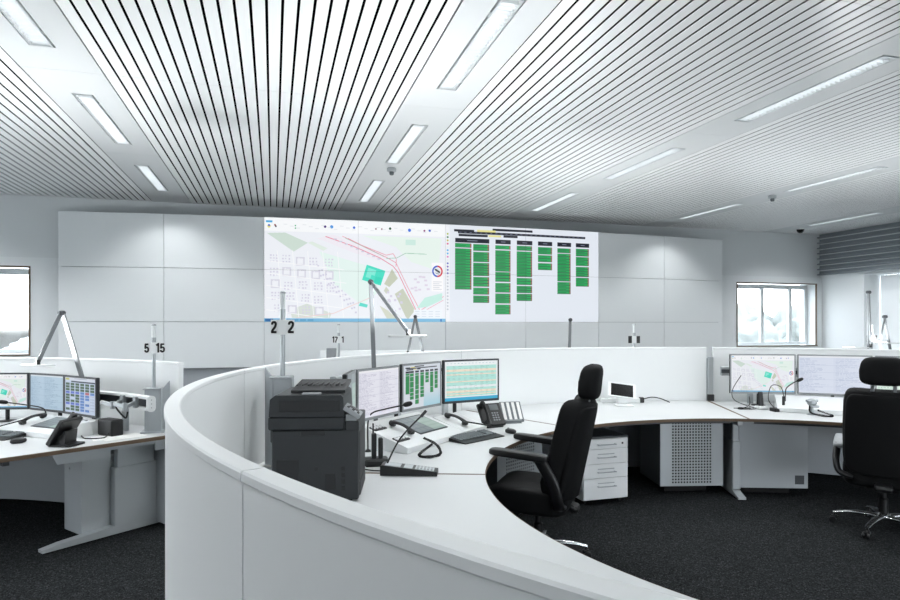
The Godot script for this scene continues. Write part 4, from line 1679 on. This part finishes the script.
func build_rear_consoles() -> void:
	for q in [["white rear console desk hidden behind the round partition under the screens", 0.483, 8.06, 4.5, 0.0], ["white side console behind the round partition at the far right", 5.79, 8.3, 1.9, 0.0]]:
		var o := thing("rear_console", q[0], "desk", V(q[1], 0, q[2]), q[4], "consoles beyond the round partition")
		var st := s()
		slab2(st, -q[3] / 2, q[3] / 2, DESK - 0.028, 0.74, -0.38, 0.38, 0.002)
		put(st, "tabletop", M["laminate"], o)
		st = s()
		slab2(st, -q[3] / 2, q[3] / 2, 0.012, 1.29, -0.44, -0.40, 0.003)
		put(st, "screen_board", M["partition board"], o)
		for sx in [-1.0, 1.0]:
			st = s()
			slab2(st, sx * (q[3] / 2 - 0.1) - 0.02, sx * (q[3] / 2 - 0.1) + 0.02, 0.0, DESK - 0.028, -0.33, 0.36, 0.003)
			put(st, "leg_panel", M["pale metal"], o)
	build_number_post("slim number post reading 17 and 1 beyond the partition, under the town map", V(-1.3944, 0.7719, 7.7683), 0.15, 0.0, "17", "1", 0, 0.0)
	build_number_post("slim number post seen edge-on beyond the partition, right of the green board", V(2.3064, 0.7719, 7.7683), -0.2, 0.0, "", "", 0, 0.0)
	build_number_post("number post seen from behind between the lamp arms at the far right", V(5.5777, 0.7719, 8.2025), 0.0, 0.0, "", "", 0, 0.0)
	build_desk_lamp("folding desk lamp beyond the partition, just right of the tall lamp arm", V(-0.2412, 0.7719, 7.913), V(-0.4342, 1.7417, 7.7683), V(-0.5211, 1.293, 7.7007), Vector3(-1, 0, 0.1), 0.034, -0.13, 0.2)
	build_desk_lamp("folding desk lamp seen edge-on below the lower right of the green board", V(1.5054, 0.7719, 7.8647), V(1.5247, 1.7031, 7.8647), V(1.544, 1.264, 8.106), Vector3(0.1, 0, -1), 0.034, 0.0, 5.0)
	build_desk_lamp("folding desk lamp with bent arm at the far right edge", V(5.983, 0.7719, 8.299), V(5.7804, 1.7465, 8.2508), V(5.6549, 1.428, 8.1542), Vector3(-1, 0, 0.05), 0.034, -0.10, 0.8)
	# back of a monitor that shows above the partition
	var m := thing("monitor", "grey back of a monitor peeping over the partition beside the 17 post", "monitor", V(-1.4668, 1.0228, 7.6718), PI - 0.1)
	var st2 := s()
	box(st2, Vector3(0, 0.165, 0), Vector3(0.12, 0.33, 0.04), 0.006)
	put(st2, "casing", M["grey plastic"], m)
	st2 = s()
	box(st2, Vector3(0, -0.04, -0.04), Vector3(0.05, 0.4, 0.04), 0.004)
	box(st2, Vector3(0, -0.24, -0.02), Vector3(0.16, 0.014, 0.16), 0.004)
	put(st2, "stand", M["grey plastic"], m)

# ---------------------------------------------------------------- station 2: printer, three monitors, phones
func build_printer() -> void:
	var o := thing("printer", "large charcoal multifunction printer standing on the front desk behind the partition", "printer", V(-0.663, 0.7719, 3.0494), 0.06)
	o.scale = Vector3.ONE * 0.94
	var st := s()
	slab2(st, -0.225, 0.225, 0.012, 0.378, -0.45, 0.0, 0.006)
	slab2(st, -0.24, -0.2, 0.30, 0.42, -0.42, -0.03, 0.012)
	slab2(st, 0.152, 0.226, 0.37, 0.425, -0.45, -0.004, 0.006)
	for x in [-0.17, 0.17]:
		for z in [-0.4, -0.05]:
			slab2(st, x - 0.02, x + 0.02, 0.0, 0.014, z - 0.02, z + 0.02)
	put(st, "body", M["charcoal plastic"], o)
	st = s()
	slab2(st, -0.242, 0.152, 0.380, 0.447, -0.44, 0.006, 0.006)
	put(st, "scanner", M["charcoal plastic"], o)
	st = s()
	prism(st, PackedVector2Array([Vector2(-0.238, 0.45), Vector2(0.152, 0.45), Vector2(0.146, 0.55), Vector2(0.135, 0.562), Vector2(-0.205, 0.562), Vector2(-0.232, 0.54)]), -0.43, 0.008, Transform3D())
	var lid := put(st, "lid", M["charcoal plastic"], o)
	st = s()
	slab2(st, -0.185, 0.13, 0.475, 0.535, 0.006, 0.0105, 0.002)
	put(st, "lid_panel", M["dark charcoal plastic"], lid)
	st = s()
	prism(st, PackedVector2Array([Vector2(0.03, 0.556), Vector2(-0.30, 0.585), Vector2(-0.30, 0.60), Vector2(0.03, 0.57)]), -0.15, 0.135, Transform3D(Basis(Vector3.BACK, Vector3.UP, Vector3.LEFT), Vector3(0.0, 0.012, -0.08)))
	for k in 9:
		slab2(st, -0.12 + k * 0.03, -0.112 + k * 0.03, 0.60, 0.606, -0.38, -0.12, 0.001)
	put(st, "paper_tray", M["dark charcoal plastic"], o)
	st = s()
	slab2(st, -0.07, 0.03, 0.562, 0.574, -0.03, 0.004, 0.004)
	put(st, "feeder_grip", M["grey plastic"], o)
	st = s()
	var pan := Transform3D(Basis(Vector3.BACK, -0.55), Vector3(0.19, 0.47, -0.06))
	box(st, pan.origin, Vector3(0.10, 0.025, 0.14), 0.004, pan.basis)
	box(st, Vector3(0.185, 0.435, -0.07), Vector3(0.06, 0.05, 0.12), 0.004)
	var cp := put(st, "control_panel", M["grey plastic"], o)
	st = s()
	box(st, pan * Vector3(0.0, 0.0135, -0.015), Vector3(0.06, 0.003, 0.05), 0.001, pan.basis)
	for k in 6:
		box(st, pan * Vector3(-0.03 + (k % 3) * 0.03, 0.014, 0.035 + (k / 3) * 0.02), Vector3(0.014, 0.005, 0.01), 0.001, pan.basis)
	put(st, "keys", M["black plastic"], cp)
	st = s()
	slab2(st, -0.075, 0.05, 0.35, 0.376, 0.0, 0.008, 0.003)
	put(st, "grip", M["dark charcoal plastic"], o)
	st = s()
	slab2(st, -0.20, -0.085, 0.04, 0.225, 0.0, 0.003, 0.001)
	put(st, "service_door", M["dark charcoal plastic"], o)
	st = s()
	for k in 4:
		slab2(st, 0.135, 0.155, 0.06 + k * 0.035, 0.082 + k * 0.035, 0.0, 0.002, 0.0005)
	slab2(st, 0.05, 0.105, 0.065, 0.15, 0.0, 0.002, 0.0005)
	slab2(st, -0.005, 0.015, 0.165, 0.185, 0.0, 0.002, 0.0005)
	put(st, "marking", M["dark charcoal plastic"], o)
	st = s()
	slab2(st, 0.224, 0.228, 0.10, 0.36, -0.40, -0.06, 0.001)
	slab2(st, 0.224, 0.23, 0.02, 0.09, -0.40, -0.06, 0.001)
	put(st, "paper_drawer", M["dark charcoal plastic"], o)
	add_cable(o, "power_cable", [Vector3(-0.20, 0.12, -0.455), Vector3(-0.27, 0.10, -0.5), Vector3(-0.30, 0.02, -0.6), Vector3(-0.24, 0.006, -0.75)], 0.005)
	var pp := thing("papers", "small stack of white papers on the desk beside the printer", "paper", V(-1.158, 0.7719, 3.8793), 0.3)
	for k in 3:
		st = s()
		box(st, Vector3(0.004 * k, 0.003 + 0.004 * k, 0), Vector3(0.21, 0.003, 0.297), 0.0, Basis(Vector3.UP, 0.1 * k))
		put(st, "sheet", M["paper"], pp)

func build_station_two() -> void:
	build_printer()
	build_number_post("grey number post reading 2 and 2 behind the printer", V(-1.0204, 0.7719, 3.7828), 0.12, 0.2, "2", "2", -1)
	var g := "monitors of the middle station"
	build_monitor("monitor with a lavender document, left of the three middle screens", V(-0.6128, 0.0577, 4.1013), V(-0.3715, 0.0577, 4.5548), 0.9957, 1.347, "document", "grey plastic", g, 0.26)
	build_monitor("monitor with columns of green rows, centre of the three middle screens", V(-0.3522, 0.0577, 4.5644), V(-0.0724, 0.0577, 4.9698), 0.9986, 1.3528, "small board", "grey plastic", g, 0.26)
	build_monitor("monitor with teal and cream stripes, right of the three middle screens", V(-0.0531, 0.0577, 4.9698), V(0.413, 0.0577, 5.2399), 1.0073, 1.3586, "stripes", "dark enamel", g, 0.28)
	build_monitor("monitor seen almost edge-on between the printer and the lavender document", V(-0.6176, 0.0577, 3.7249), V(-0.6224, 0.0577, 4.0916), 0.9957, 1.347, "touch", "grey plastic", g)
	build_desk_lamp("tall folding desk lamp rising in front of the town map", V(-0.6079, 0.7719, 5.0952), V(-0.6466, 1.9926, 5.0759), V(-0.3233, 1.5853, 4.7767), Vector3(1, 0, 0.1), 0.036)
	var yaw := yaw_of(0.853, 0.522)
	var c1 := build_touch_console("white touch console with keys and black handset in front of the lavender document", V(-0.0888, 0.7719, 4.4969), yaw, 0.76, 0.45, 0.165, -1, true)
	var c2 := build_touch_console("smaller white console with a black handset below the striped monitor", V(0.2075, 0.7719, 4.9698), yaw, 0.36, 0.31, 0.13, -1, false, false)
	add_cable(c2, "cord", [Vector3(-0.07, 0.10, -0.05), Vector3(0.05, 0.07, 0.02), Vector3(0.22, 0.03, 0.02), Vector3(0.30, 0.02, -0.05)], 0.006)
	var cc := Node3D.new()
	hang(cc, "cord", c1)
	cc.global_transform = Transform3D(Basis(), V(-0.1544, 0.7719, 4.2653))
	add_coil(cc, [Vector3(-0.03, 0.07, -0.13), Vector3(0.06, 0.045, -0.02), Vector3(0.09, 0.012, 0.12), Vector3(0.02, 0.012, 0.22), Vector3(-0.05, 0.012, 0.16), Vector3(0.03, 0.05, 0.0)])
	build_gooseneck("short gooseneck microphone bent across the lavender document", V(-0.5645, 0.7719, 4.2653), [V(-0.5645, 0.7767, 4.2653), V(-0.5616, 0.9745, 4.246), V(-0.5308, 1.0421, 4.2267), V(-0.4342, 1.0758, 4.1881), V(-0.2991, 1.1096, 4.1495)], V(-0.2654, 1.1193, 4.1399))
	# desk microphone with its own base
	var o := thing("microphone_station", "black desk microphone with slanted base on the front desk", "microphone", V(-0.2393, 0.7719, 3.5705), -0.05)
	var st := s()
	prism(st, PackedVector2Array([Vector2(-0.165, 0.002), Vector2(0.165, 0.002), Vector2(0.165, 0.026), Vector2(-0.155, 0.062), Vector2(-0.165, 0.056)]), -0.11, 0.0)
	put(st, "body", M["black plastic"], o)
	st = s()
	var tb := Basis(Vector3.BACK, -0.1120)
	for q in [[-0.095, 0.09], [-0.005, 0.05], [0.09, 0.11]]:
		box(st, Vector3(q[0], 0.0565 - (q[0] + 0.155) * 0.1125 + 0.006, -0.055), Vector3(q[1], 0.004, 0.085), 0.001, tb)
	put(st, "key_panel", M["pale metal"], o)
	st = s()
	for k in 5:
		var x := 0.052 + k * 0.02
		box(st, Vector3(x, 0.066 - (x + 0.155) * 0.1125, -0.055), Vector3(0.012, 0.004, 0.07), 0.001, tb)
	put(st, "key", M["grey plastic"], o)
	add_cable(o, "neck", [Vector3(-0.135, 0.055, -0.06), Vector3(-0.06, 0.20, -0.12), Vector3(0.07, 0.335, -0.2)], 0.0055, "black plastic")
	st = s()
	rod(st, Vector3(0.055, 0.318, -0.19), Vector3(0.083, 0.350, -0.208), 0.0095, 10)
	put(st, "capsule", M["black plastic"], o)
	add_cable(o, "cable", [Vector3(-0.16, 0.012, -0.08), Vector3(-0.22, 0.008, -0.10), Vector3(-0.30, 0.008, -0.14)], 0.004)
	# radio handset in its charger
	o = thing("charger", "black radio handset standing in a charger right of the printer", "charger", V(-0.4584, 0.7719, 3.86), 0.2)
	st = s()
	slab2(st, -0.075, 0.075, 0.0, 0.045, -0.06, 0.06, 0.01)
	put(st, "cradle", M["black plastic"], o)
	st = s()
	slab2(st, -0.03, 0.0, 0.03, 0.20, -0.02, 0.02, 0.006)
	slab2(st, 0.012, 0.04, 0.03, 0.17, -0.02, 0.02, 0.006)
	rod(st, Vector3(-0.02, 0.2, 0), Vector3(-0.02, 0.26, 0), 0.005, 8)
	put(st, "handset", M["black plastic"], o)
	build_keyboard("black keyboard on the desk in front of the white console", V(0.1785, 0.7719, 4.7574), yaw_of(0.72, 0.69), 0.45, 0.15)
	build_mouse("black mouse on the desk left of the middle chair", V(0.4873, 0.7719, 4.9794), yaw_of(0.6, 0.8))
	build_phone("black desk phone with handset below the right edge of the striped monitor", V(0.3560, 0.7719, 5.3075), yaw_of(0.45, 0.9), 0.95)
	o = thing("key_module", "grey key module with white label strips beside the black desk phone", "telephone", V(0.5529, 0.7719, 5.5198), yaw_of(0.25, 0.95))
	st = s()
	var t := Transform3D(Basis(Vector3.RIGHT, 0.95), Vector3(0, 0.012, 0.04))
	box(st, t * Vector3(0, 0, -0.10), Vector3(0.20, 0.022, 0.20), 0.005, t.basis)
	prism(st, PackedVector2Array([Vector2(0.06, 0.0), Vector2(-0.05, 0.10), Vector2(-0.07, 0.10), Vector2(-0.10, 0.0)]), -0.07, 0.07, Transform3D(Basis(Vector3.BACK, Vector3.UP, Vector3.LEFT), Vector3(0, 0.001, 0)))
	put(st, "body", M["key grey"], o)
	for k in 4:
		st = s()
		box(st, t * Vector3(-0.072 + k * 0.048, 0.012, -0.105), Vector3(0.027, 0.003, 0.17), 0.001, t.basis)
		put(st, "label_strip", M["paper"], o)
	st = s()
	box(st, t * Vector3(0, 0.012, -0.012), Vector3(0.15, 0.004, 0.012), 0.001, t.basis)
	put(st, "keys", M["grey plastic"], o)
	# tablet phone and power strip further along
	o = thing("tablet_phone", "small white tablet phone with black screen on the desk behind the middle chair", "telephone", V(1.8624, 0.7719, 6.7067), -0.12)
	st = s()
	slab2(st, -0.09, 0.11, 0.0, 0.016, -0.02, 0.12, 0.006)
	prism(st, rounded(-0.05, 0.0, 0.04, 0.075, 0.01), -0.05, 0.05, Transform3D(Basis(Vector3.BACK, Vector3.UP, Vector3.LEFT), Vector3(0, 0.008, -0.02)))
	put(st, "foot", M["white plastic"], o)
	st = s()
	var tt := Transform3D(Basis(Vector3.FORWARD, 0.12) * Basis(Vector3.RIGHT, 0.92), Vector3(0.0, 0.155, -0.02))
	box(st, tt.origin, Vector3(0.30, 0.02, 0.185), 0.006, tt.basis)
	put(st, "casing", M["white plastic"], o)
	st = s()
	box(st, tt * Vector3(0, 0.0105, 0), Vector3(0.235, 0.003, 0.15), 0.001, tt.basis)
	put(st, "screen", M["sensor lens"], o)
	o = thing("power_strip", "white power strip with black plug and cable behind the tablet phone", "power strip", V(1.93, 0.7719, 6.9287), 0.0)
	st = s()
	slab2(st, -0.24, 0.19, 0.0, 0.05, -0.025, 0.025, 0.006)
	put(st, "body", M["white plastic"], o)
	st = s()
	for k in 5:
		lathe(st, [Vector2(0, 0.002), Vector2(0.017, 0.002), Vector2(0.019, 0.0)], Transform3D(Basis(), Vector3(-0.18 + k * 0.07, 0.05, 0)), 14)
	put(st, "socket", M["pale metal"], o)
	st = s()
	slab2(st, 0.185, 0.235, 0.0, 0.06, -0.025, 0.025, 0.006)
	var pl := put(st, "plug", M["black plastic"], o)
	add_cable(pl, "cable", [Vector3(0.23, 0.04, 0), Vector3(0.32, 0.06, 0), Vector3(0.42, 0.045, -0.02), Vector3(0.52, 0.006, 0.02)], 0.006)

# ---------------------------------------------------------------- left station
func build_station_left() -> void:
	build_partition(LEFT_RING, [-62.0, -10.0, 38.1], 1.334, ["white curved partition board at the left picture edge behind the left monitors", "white curved partition board behind the left monitors and the 5 and 15 post"], "boards of the left partition")
	build_desk(LEFT_RING, -60.0, -9.0, "white curved desktop out of view at the left", "white desks of the left console", [])
	var d := build_desk(LEFT_RING, -9.0, 40.2, "white desktop with brown edge at the left, carrying three monitors", "white desks of the left console", [])
	add_leg(d, 35.0, 2.72, 3.62, 0.06, 3.40)
	var u := pol(1, 38.0)
	var t := pol(1, 128.0)
	var st := s()
	prism(st, PackedVector2Array([Vector2(-2.73, 0.742), Vector2(-2.77, 0.655), Vector2(-3.13, 0.645), Vector2(-3.13, 0.70), Vector2(-3.47, 0.70), Vector2(-3.47, 0.645), Vector2(-3.60, 0.645), Vector2(-3.60, 0.742)]), -0.01, 0.01, Transform3D(Basis(-u, Vector3.UP, t), Vector3.ZERO))
	put(st, "side_beam", M["pale metal"], d)
	build_pedestal("grey lockable pedestal under the left desk beside its leg", at_ring(LEFT_RING, 3.02, 31.6), deg_to_rad(-35.0), 0.28, 0.63, 0.58, true)
	var g := "monitors of the left station"
	build_monitor("monitor with a town map, leftmost of the left station's three screens", V(-4.2358, 0.1848, 5.4701), V(-3.7429, 0.1848, 5.5056), 0.8925, 1.2167, "small map", "dark enamel", g)
	build_monitor("monitor with a light blue list, middle of the left station's three screens", V(-3.7252, 0.1848, 5.4967), V(-3.2767, 0.1848, 5.2658), 0.8925, 1.2167, "blue list", "dark enamel", g)
	build_monitor("monitor with blue and green tiles, rightmost of the left station's three screens", V(-3.2634, 0.1848, 5.2481), V(-2.8372, 0.1848, 4.9728), 0.8925, 1.2167, "tiles", "dark enamel", g)
	# rail behind them, with its open end beside the number post
	var o := thing("monitor_rail", "white monitor rail with rounded end beside the 5 and 15 post", "rail", LEFT_RING, 0.0, "rails behind the monitors")
	st = s()
	arc(st, rect(3.355, 1.065, 3.415, 1.087, 0.003), 24.0, 39.8)
	put(st, "beam", M["white plastic"], o)
	st = s()
	arc(st, rect(3.355, 0.977, 3.415, 0.999, 0.003), 24.0, 39.8)
	put(st, "lower_beam", M["white plastic"], o)
	st = s()
	arc(st, rect(3.395, 0.99, 3.407, 1.075), 24.0, 39.8)
	put(st, "slot", M["dark enamel"], o)
	var e := pol(3.385, 39.9, 1.032)
	var er := pol(1, 39.9)
	var et := pol(1, 129.9)
	st = s()
	prism(st, rounded(-0.034, -0.062, 0.034, 0.062, 0.03), 0.0, 0.014, Transform3D(Basis(er, Vector3.UP, et * signf(er.cross(Vector3.UP).dot(et))), e))
	var cap := put(st, "end_cap", M["white plastic"], o)
	st = s()
	for y in [-0.03, 0.0, 0.03]:
		rod(st, e + Vector3(0, y, 0) + et * 0.013, e + Vector3(0, y, 0) + et * 0.016, 0.004, 8)
	put(st, "screw", M["grey plastic"], cap)
	for k in [25.5, 32.0]:
		st = s()
		box(st, pol(3.425, k, (DESK + 1.06) / 2), Vector3(0.06, 1.06 - DESK, 0.03), 0.004, Basis(Vector3.UP, deg_to_rad(-k)))
		put(st, "support", M["pale metal"], o)
	# two jointed arms clamped to the rail
	for k in [37.0, 33.6]:
		st = s()
		var p0 := pol(3.35, k, 1.035)
		var p1 := pol(3.25, k + 0.6, 1.01)
		var p2 := pol(3.22, k - 1.4, 1.03)
		bar(st, p0, p1, 0.03, 0.02)
		bar(st, p1, p2, 0.03, 0.02)
		rod(st, p1 - Vector3(0, 0.03, 0), p1 + Vector3(0, 0.03, 0), 0.018)
		box(st, p0, Vector3(0.05, 0.09, 0.03), 0.005, Basis(Vector3.UP, deg_to_rad(-k)))
		put(st, "clamp_arm", M["silver metal"], o)
	add_cable(o, "cable", [pol(3.30, 32.6, 0.98), pol(3.27, 34, 1.02), pol(3.25, 35.5, 0.98), pol(3.27, 37, 0.92), pol(3.26, 38, 0.97)], 0.007)
	o = thing("power_adapter", "black power adapter box on the left desk below the rail", "adapter", at_ring(LEFT_RING, 3.24, 34.0, DESK), -0.55)
	st = s()
	slab2(st, -0.10, 0.10, 0.0, 0.13, -0.05, 0.05, 0.01)
	put(st, "case", M["black plastic"], o)
	add_cable(o, "cable", [Vector3(0.06, 0.03, 0.05), Vector3(0.12, 0.012, 0.12), Vector3(0.02, 0.008, 0.2), Vector3(-0.12, 0.008, 0.16)], 0.005)
	build_number_post("grey number post reading 5 and 15 at the end of the left desk", at_ring(LEFT_RING, 3.52, 36.2, DESK), 0.3, 0.0, "5", "15", 1)
	build_desk_lamp("folding desk lamp behind the left station's three screens", V(-3.075, DESK, 5.378), V(-3.3559, 1.7452, 5.3694), V(-3.4466, 1.3325, 5.188), Vector3(-1, 0, -0.35), 0.04, 0.0, 6.5)
	var c := build_touch_console("white touch console with black handset on the left desk", at_ring(LEFT_RING, 2.88, 23.8, DESK), deg_to_rad(-23.8), 0.78, 0.36, 0.11, -1, false)
	add_cable(c, "cord", [Vector3(-0.1, 0.12, -0.1), Vector3(-0.3, 0.06, 0.0), Vector3(-0.42, 0.02, 0.02)], 0.006)
	build_gooseneck("gooseneck microphone bent towards the town map monitor at the left edge", V(-3.4933, 0.7719, 5.3557), [V(-3.4933, 0.7767, 5.3557), V(-3.4933, 0.8877, 5.3557), V(-3.5222, 0.9311, 5.3365), V(-3.6187, 0.96, 5.2882), V(-3.7442, 0.989, 5.2303)], V(-3.7876, 0.9967, 5.211))
	build_phone("black desk phone seen from its side near the end of the left desk", V(-2.7985, 0.7719, 4.4969), yaw_of(-1.0, -0.1), 1.0)
	build_mouse("black mouse on the left desk", V(-3.1845, 0.7719, 4.5741), yaw_of(-0.5, 0.8))
	build_keyboard("black keyboard cut by the left picture edge", V(-3.5319, 0.7719, 4.825), deg_to_rad(-14.0), 0.45, 0.15)
	o = thing("speaker", "small white wedge speaker beside the phone on the left desk", "speaker", V(-2.895, 0.7719, 4.8829), deg_to_rad(-38))
	st = s()
	prism(st, PackedVector2Array([Vector2(0.06, 0.002), Vector2(0.05, 0.10), Vector2(-0.03, 0.11), Vector2(-0.06, 0.002)]), -0.06, 0.06, Transform3D(Basis(Vector3.BACK, Vector3.UP, Vector3.LEFT), Vector3.ZERO))
	put(st, "case", M["white plastic"], o)
	st = s()
	for k in 5:
		slab2(st, -0.04, 0.04, 0.025 + k * 0.014, 0.031 + k * 0.014, 0.055, 0.0605)
	put(st, "grille", M["grey plastic"], o)
	o = thing("papers", "loose sheets of paper near the end of the left desk", "paper", V(-2.6055, 0.7719, 4.8057), 0.6)
	for k in 2:
		st = s()
		box(st, Vector3(0.05 * k, 0.002 + 0.003 * k, 0.04 * k), Vector3(0.297, 0.0015, 0.21), 0.0, Basis(Vector3.UP, 0.25 * k))
		put(st, "sheet", M["paper"], o)

# ---------------------------------------------------------------- right station
func build_station_right() -> void:
	var g := "large monitors of the right station"
	build_monitor("large monitor with a town map, left of the right station's screens", V(2.9857, 0.0577, 6.6102), V(3.6525, 0.0577, 6.5523), 0.9108, 1.3296, "small map", "grey plastic", g)
	build_monitor("large monitor with a pale blue list, beside the right station's town map", V(3.667, 0.0577, 6.5427), V(4.2749, 0.0577, 6.2725), 0.9108, 1.3296, "pale list", "grey plastic", g)
	build_monitor("monitor with green rows, half hidden behind the right chair", V(4.2942, 0.0577, 6.2629), V(4.796, 0.0577, 5.819), 0.9108, 1.3296, "green list", "grey plastic", g)
	build_touch_console("white sloping console under the pale blue list monitor at the right", at_ring(RING, 2.78, 23.7, DESK), deg_to_rad(-24.0), 0.70, 0.44, 0.13, 0, false, false)
	build_gooseneck("gooseneck microphone in front of the right station's monitors", V(3.4354, 0.7719, 6.3497), [V(3.4354, 0.7767, 6.3497), V(3.4354, 0.9552, 6.3497), V(3.4547, 1.0083, 6.34), V(3.5029, 1.0517, 6.3207), V(3.5415, 1.0758, 6.3014)], V(3.5705, 1.0922, 6.2918))
	var o := thing("handset_holder", "small silver swivel holder with black cord on the right console", "holder", V(3.5029, 0.7719, 6.0023), 0.0)
	var st := s()
	lathe(st, [Vector2(0, 0.0), Vector2(0.045, 0.0), Vector2(0.045, 0.01), Vector2(0.018, 0.02), Vector2(0.014, 0.09), Vector2(0, 0.09)])
	put(st, "foot", M["silver metal"], o)
	st = s()
	pad(st, Vector3(0.085, 0.07, 0.07), 0.8, 0.8, Transform3D(Basis(), Vector3(0, 0.12, 0.0)))
	box(st, Vector3(0, 0.085, 0.04), Vector3(0.07, 0.02, 0.06), 0.006)
	rod(st, Vector3(-0.055, 0.135, 0), Vector3(0.055, 0.135, 0), 0.012)
	put(st, "head", M["silver metal"], o)
	add_coil(o, [Vector3(-0.03, 0.09, 0.02), Vector3(-0.045, 0.03, 0.06), Vector3(0.02, 0.012, 0.16), Vector3(0.11, 0.012, 0.15), Vector3(0.03, 0.05, 0.05)])
	o = thing("cordless_phone", "black cordless handset standing in a white charger below the town map", "telephone", V(3.2038, 0.7719, 6.3883), 0.0)
	st = s()
	slab2(st, -0.055, 0.055, 0.0, 0.035, -0.045, 0.055, 0.01)
	put(st, "charger", M["white plastic"], o)
	st = s()
	box(st, Vector3(0.0, 0.10, -0.005), Vector3(0.05, 0.16, 0.026), 0.008, Basis(Vector3.RIGHT, -0.15))
	put(st, "handset", M["black plastic"], o)
	o = thing("docking_station", "flat black dock with looping cable beside the cordless phone", "dock", V(3.3196, 0.7719, 6.2339), 0.1)
	st = s()
	slab2(st, -0.085, 0.085, 0.0, 0.035, -0.05, 0.05, 0.006)
	slab2(st, 0.03, 0.055, 0.03, 0.15, -0.02, 0.0, 0.005)
	put(st, "body", M["black plastic"], o)
	add_cable(o, "cable", [Vector3(0.045, 0.15, -0.01), Vector3(0.04, 0.24, -0.05), Vector3(-0.04, 0.25, -0.08), Vector3(-0.075, 0.12, -0.08), Vector3(-0.02, 0.03, -0.07), Vector3(0.0, 0.02, -0.04)], 0.004)
	o = thing("cables", "tangle of black cables on the desk under the right town map", "cables", V(3.0397, 0.7719, 6.4269), 0.0)
	add_cable(o, "cable", [Vector3(-0.05, 0.35, 0.06), Vector3(-0.11, 0.2, 0.0), Vector3(-0.10, 0.10, 0.0), Vector3(0.02, 0.04, -0.03), Vector3(0.12, 0.006, 0.02), Vector3(0.02, 0.006, 0.08)], 0.004)
	add_cable(o, "cable", [Vector3(-0.08, 0.006, 0.05), Vector3(0.0, 0.02, 0.09), Vector3(0.07, 0.006, 0.0), Vector3(-0.02, 0.006, -0.05), Vector3(-0.07, 0.006, 0.07), Vector3(0.06, 0.012, 0.10)], 0.004)
	add_cable(o, "cable", [Vector3(0.09, 0.12, -0.06), Vector3(0.08, 0.04, -0.03), Vector3(-0.01, 0.012, 0.02), Vector3(-0.10, 0.006, 0.0)], 0.004)
	build_desk_lamp("tall folding desk lamp standing upright beyond the right monitors", V(5.4233, 0.7719, 8.0384), V(5.4137, 2.0601, 8.0288), V(5.3075, 1.3798, 7.8165), Vector3(-1, 0, 0.0), 0.026, 0.20, 2.8)

func build_chairs() -> void:
	build_chair("black office chair with headrest in the middle of the round console", V(0.62, 0, 4.36), yaw_of(-0.93, -0.37), 0.21, 0.55, false, 0.235, 0.11)
	build_chair("black office chair seen from behind at the right picture edge", V(3.475, 0, 4.97), yaw_of(0.57, -0.82), 0.16, 0.0, true, 0.215, 0.0, 0.725)
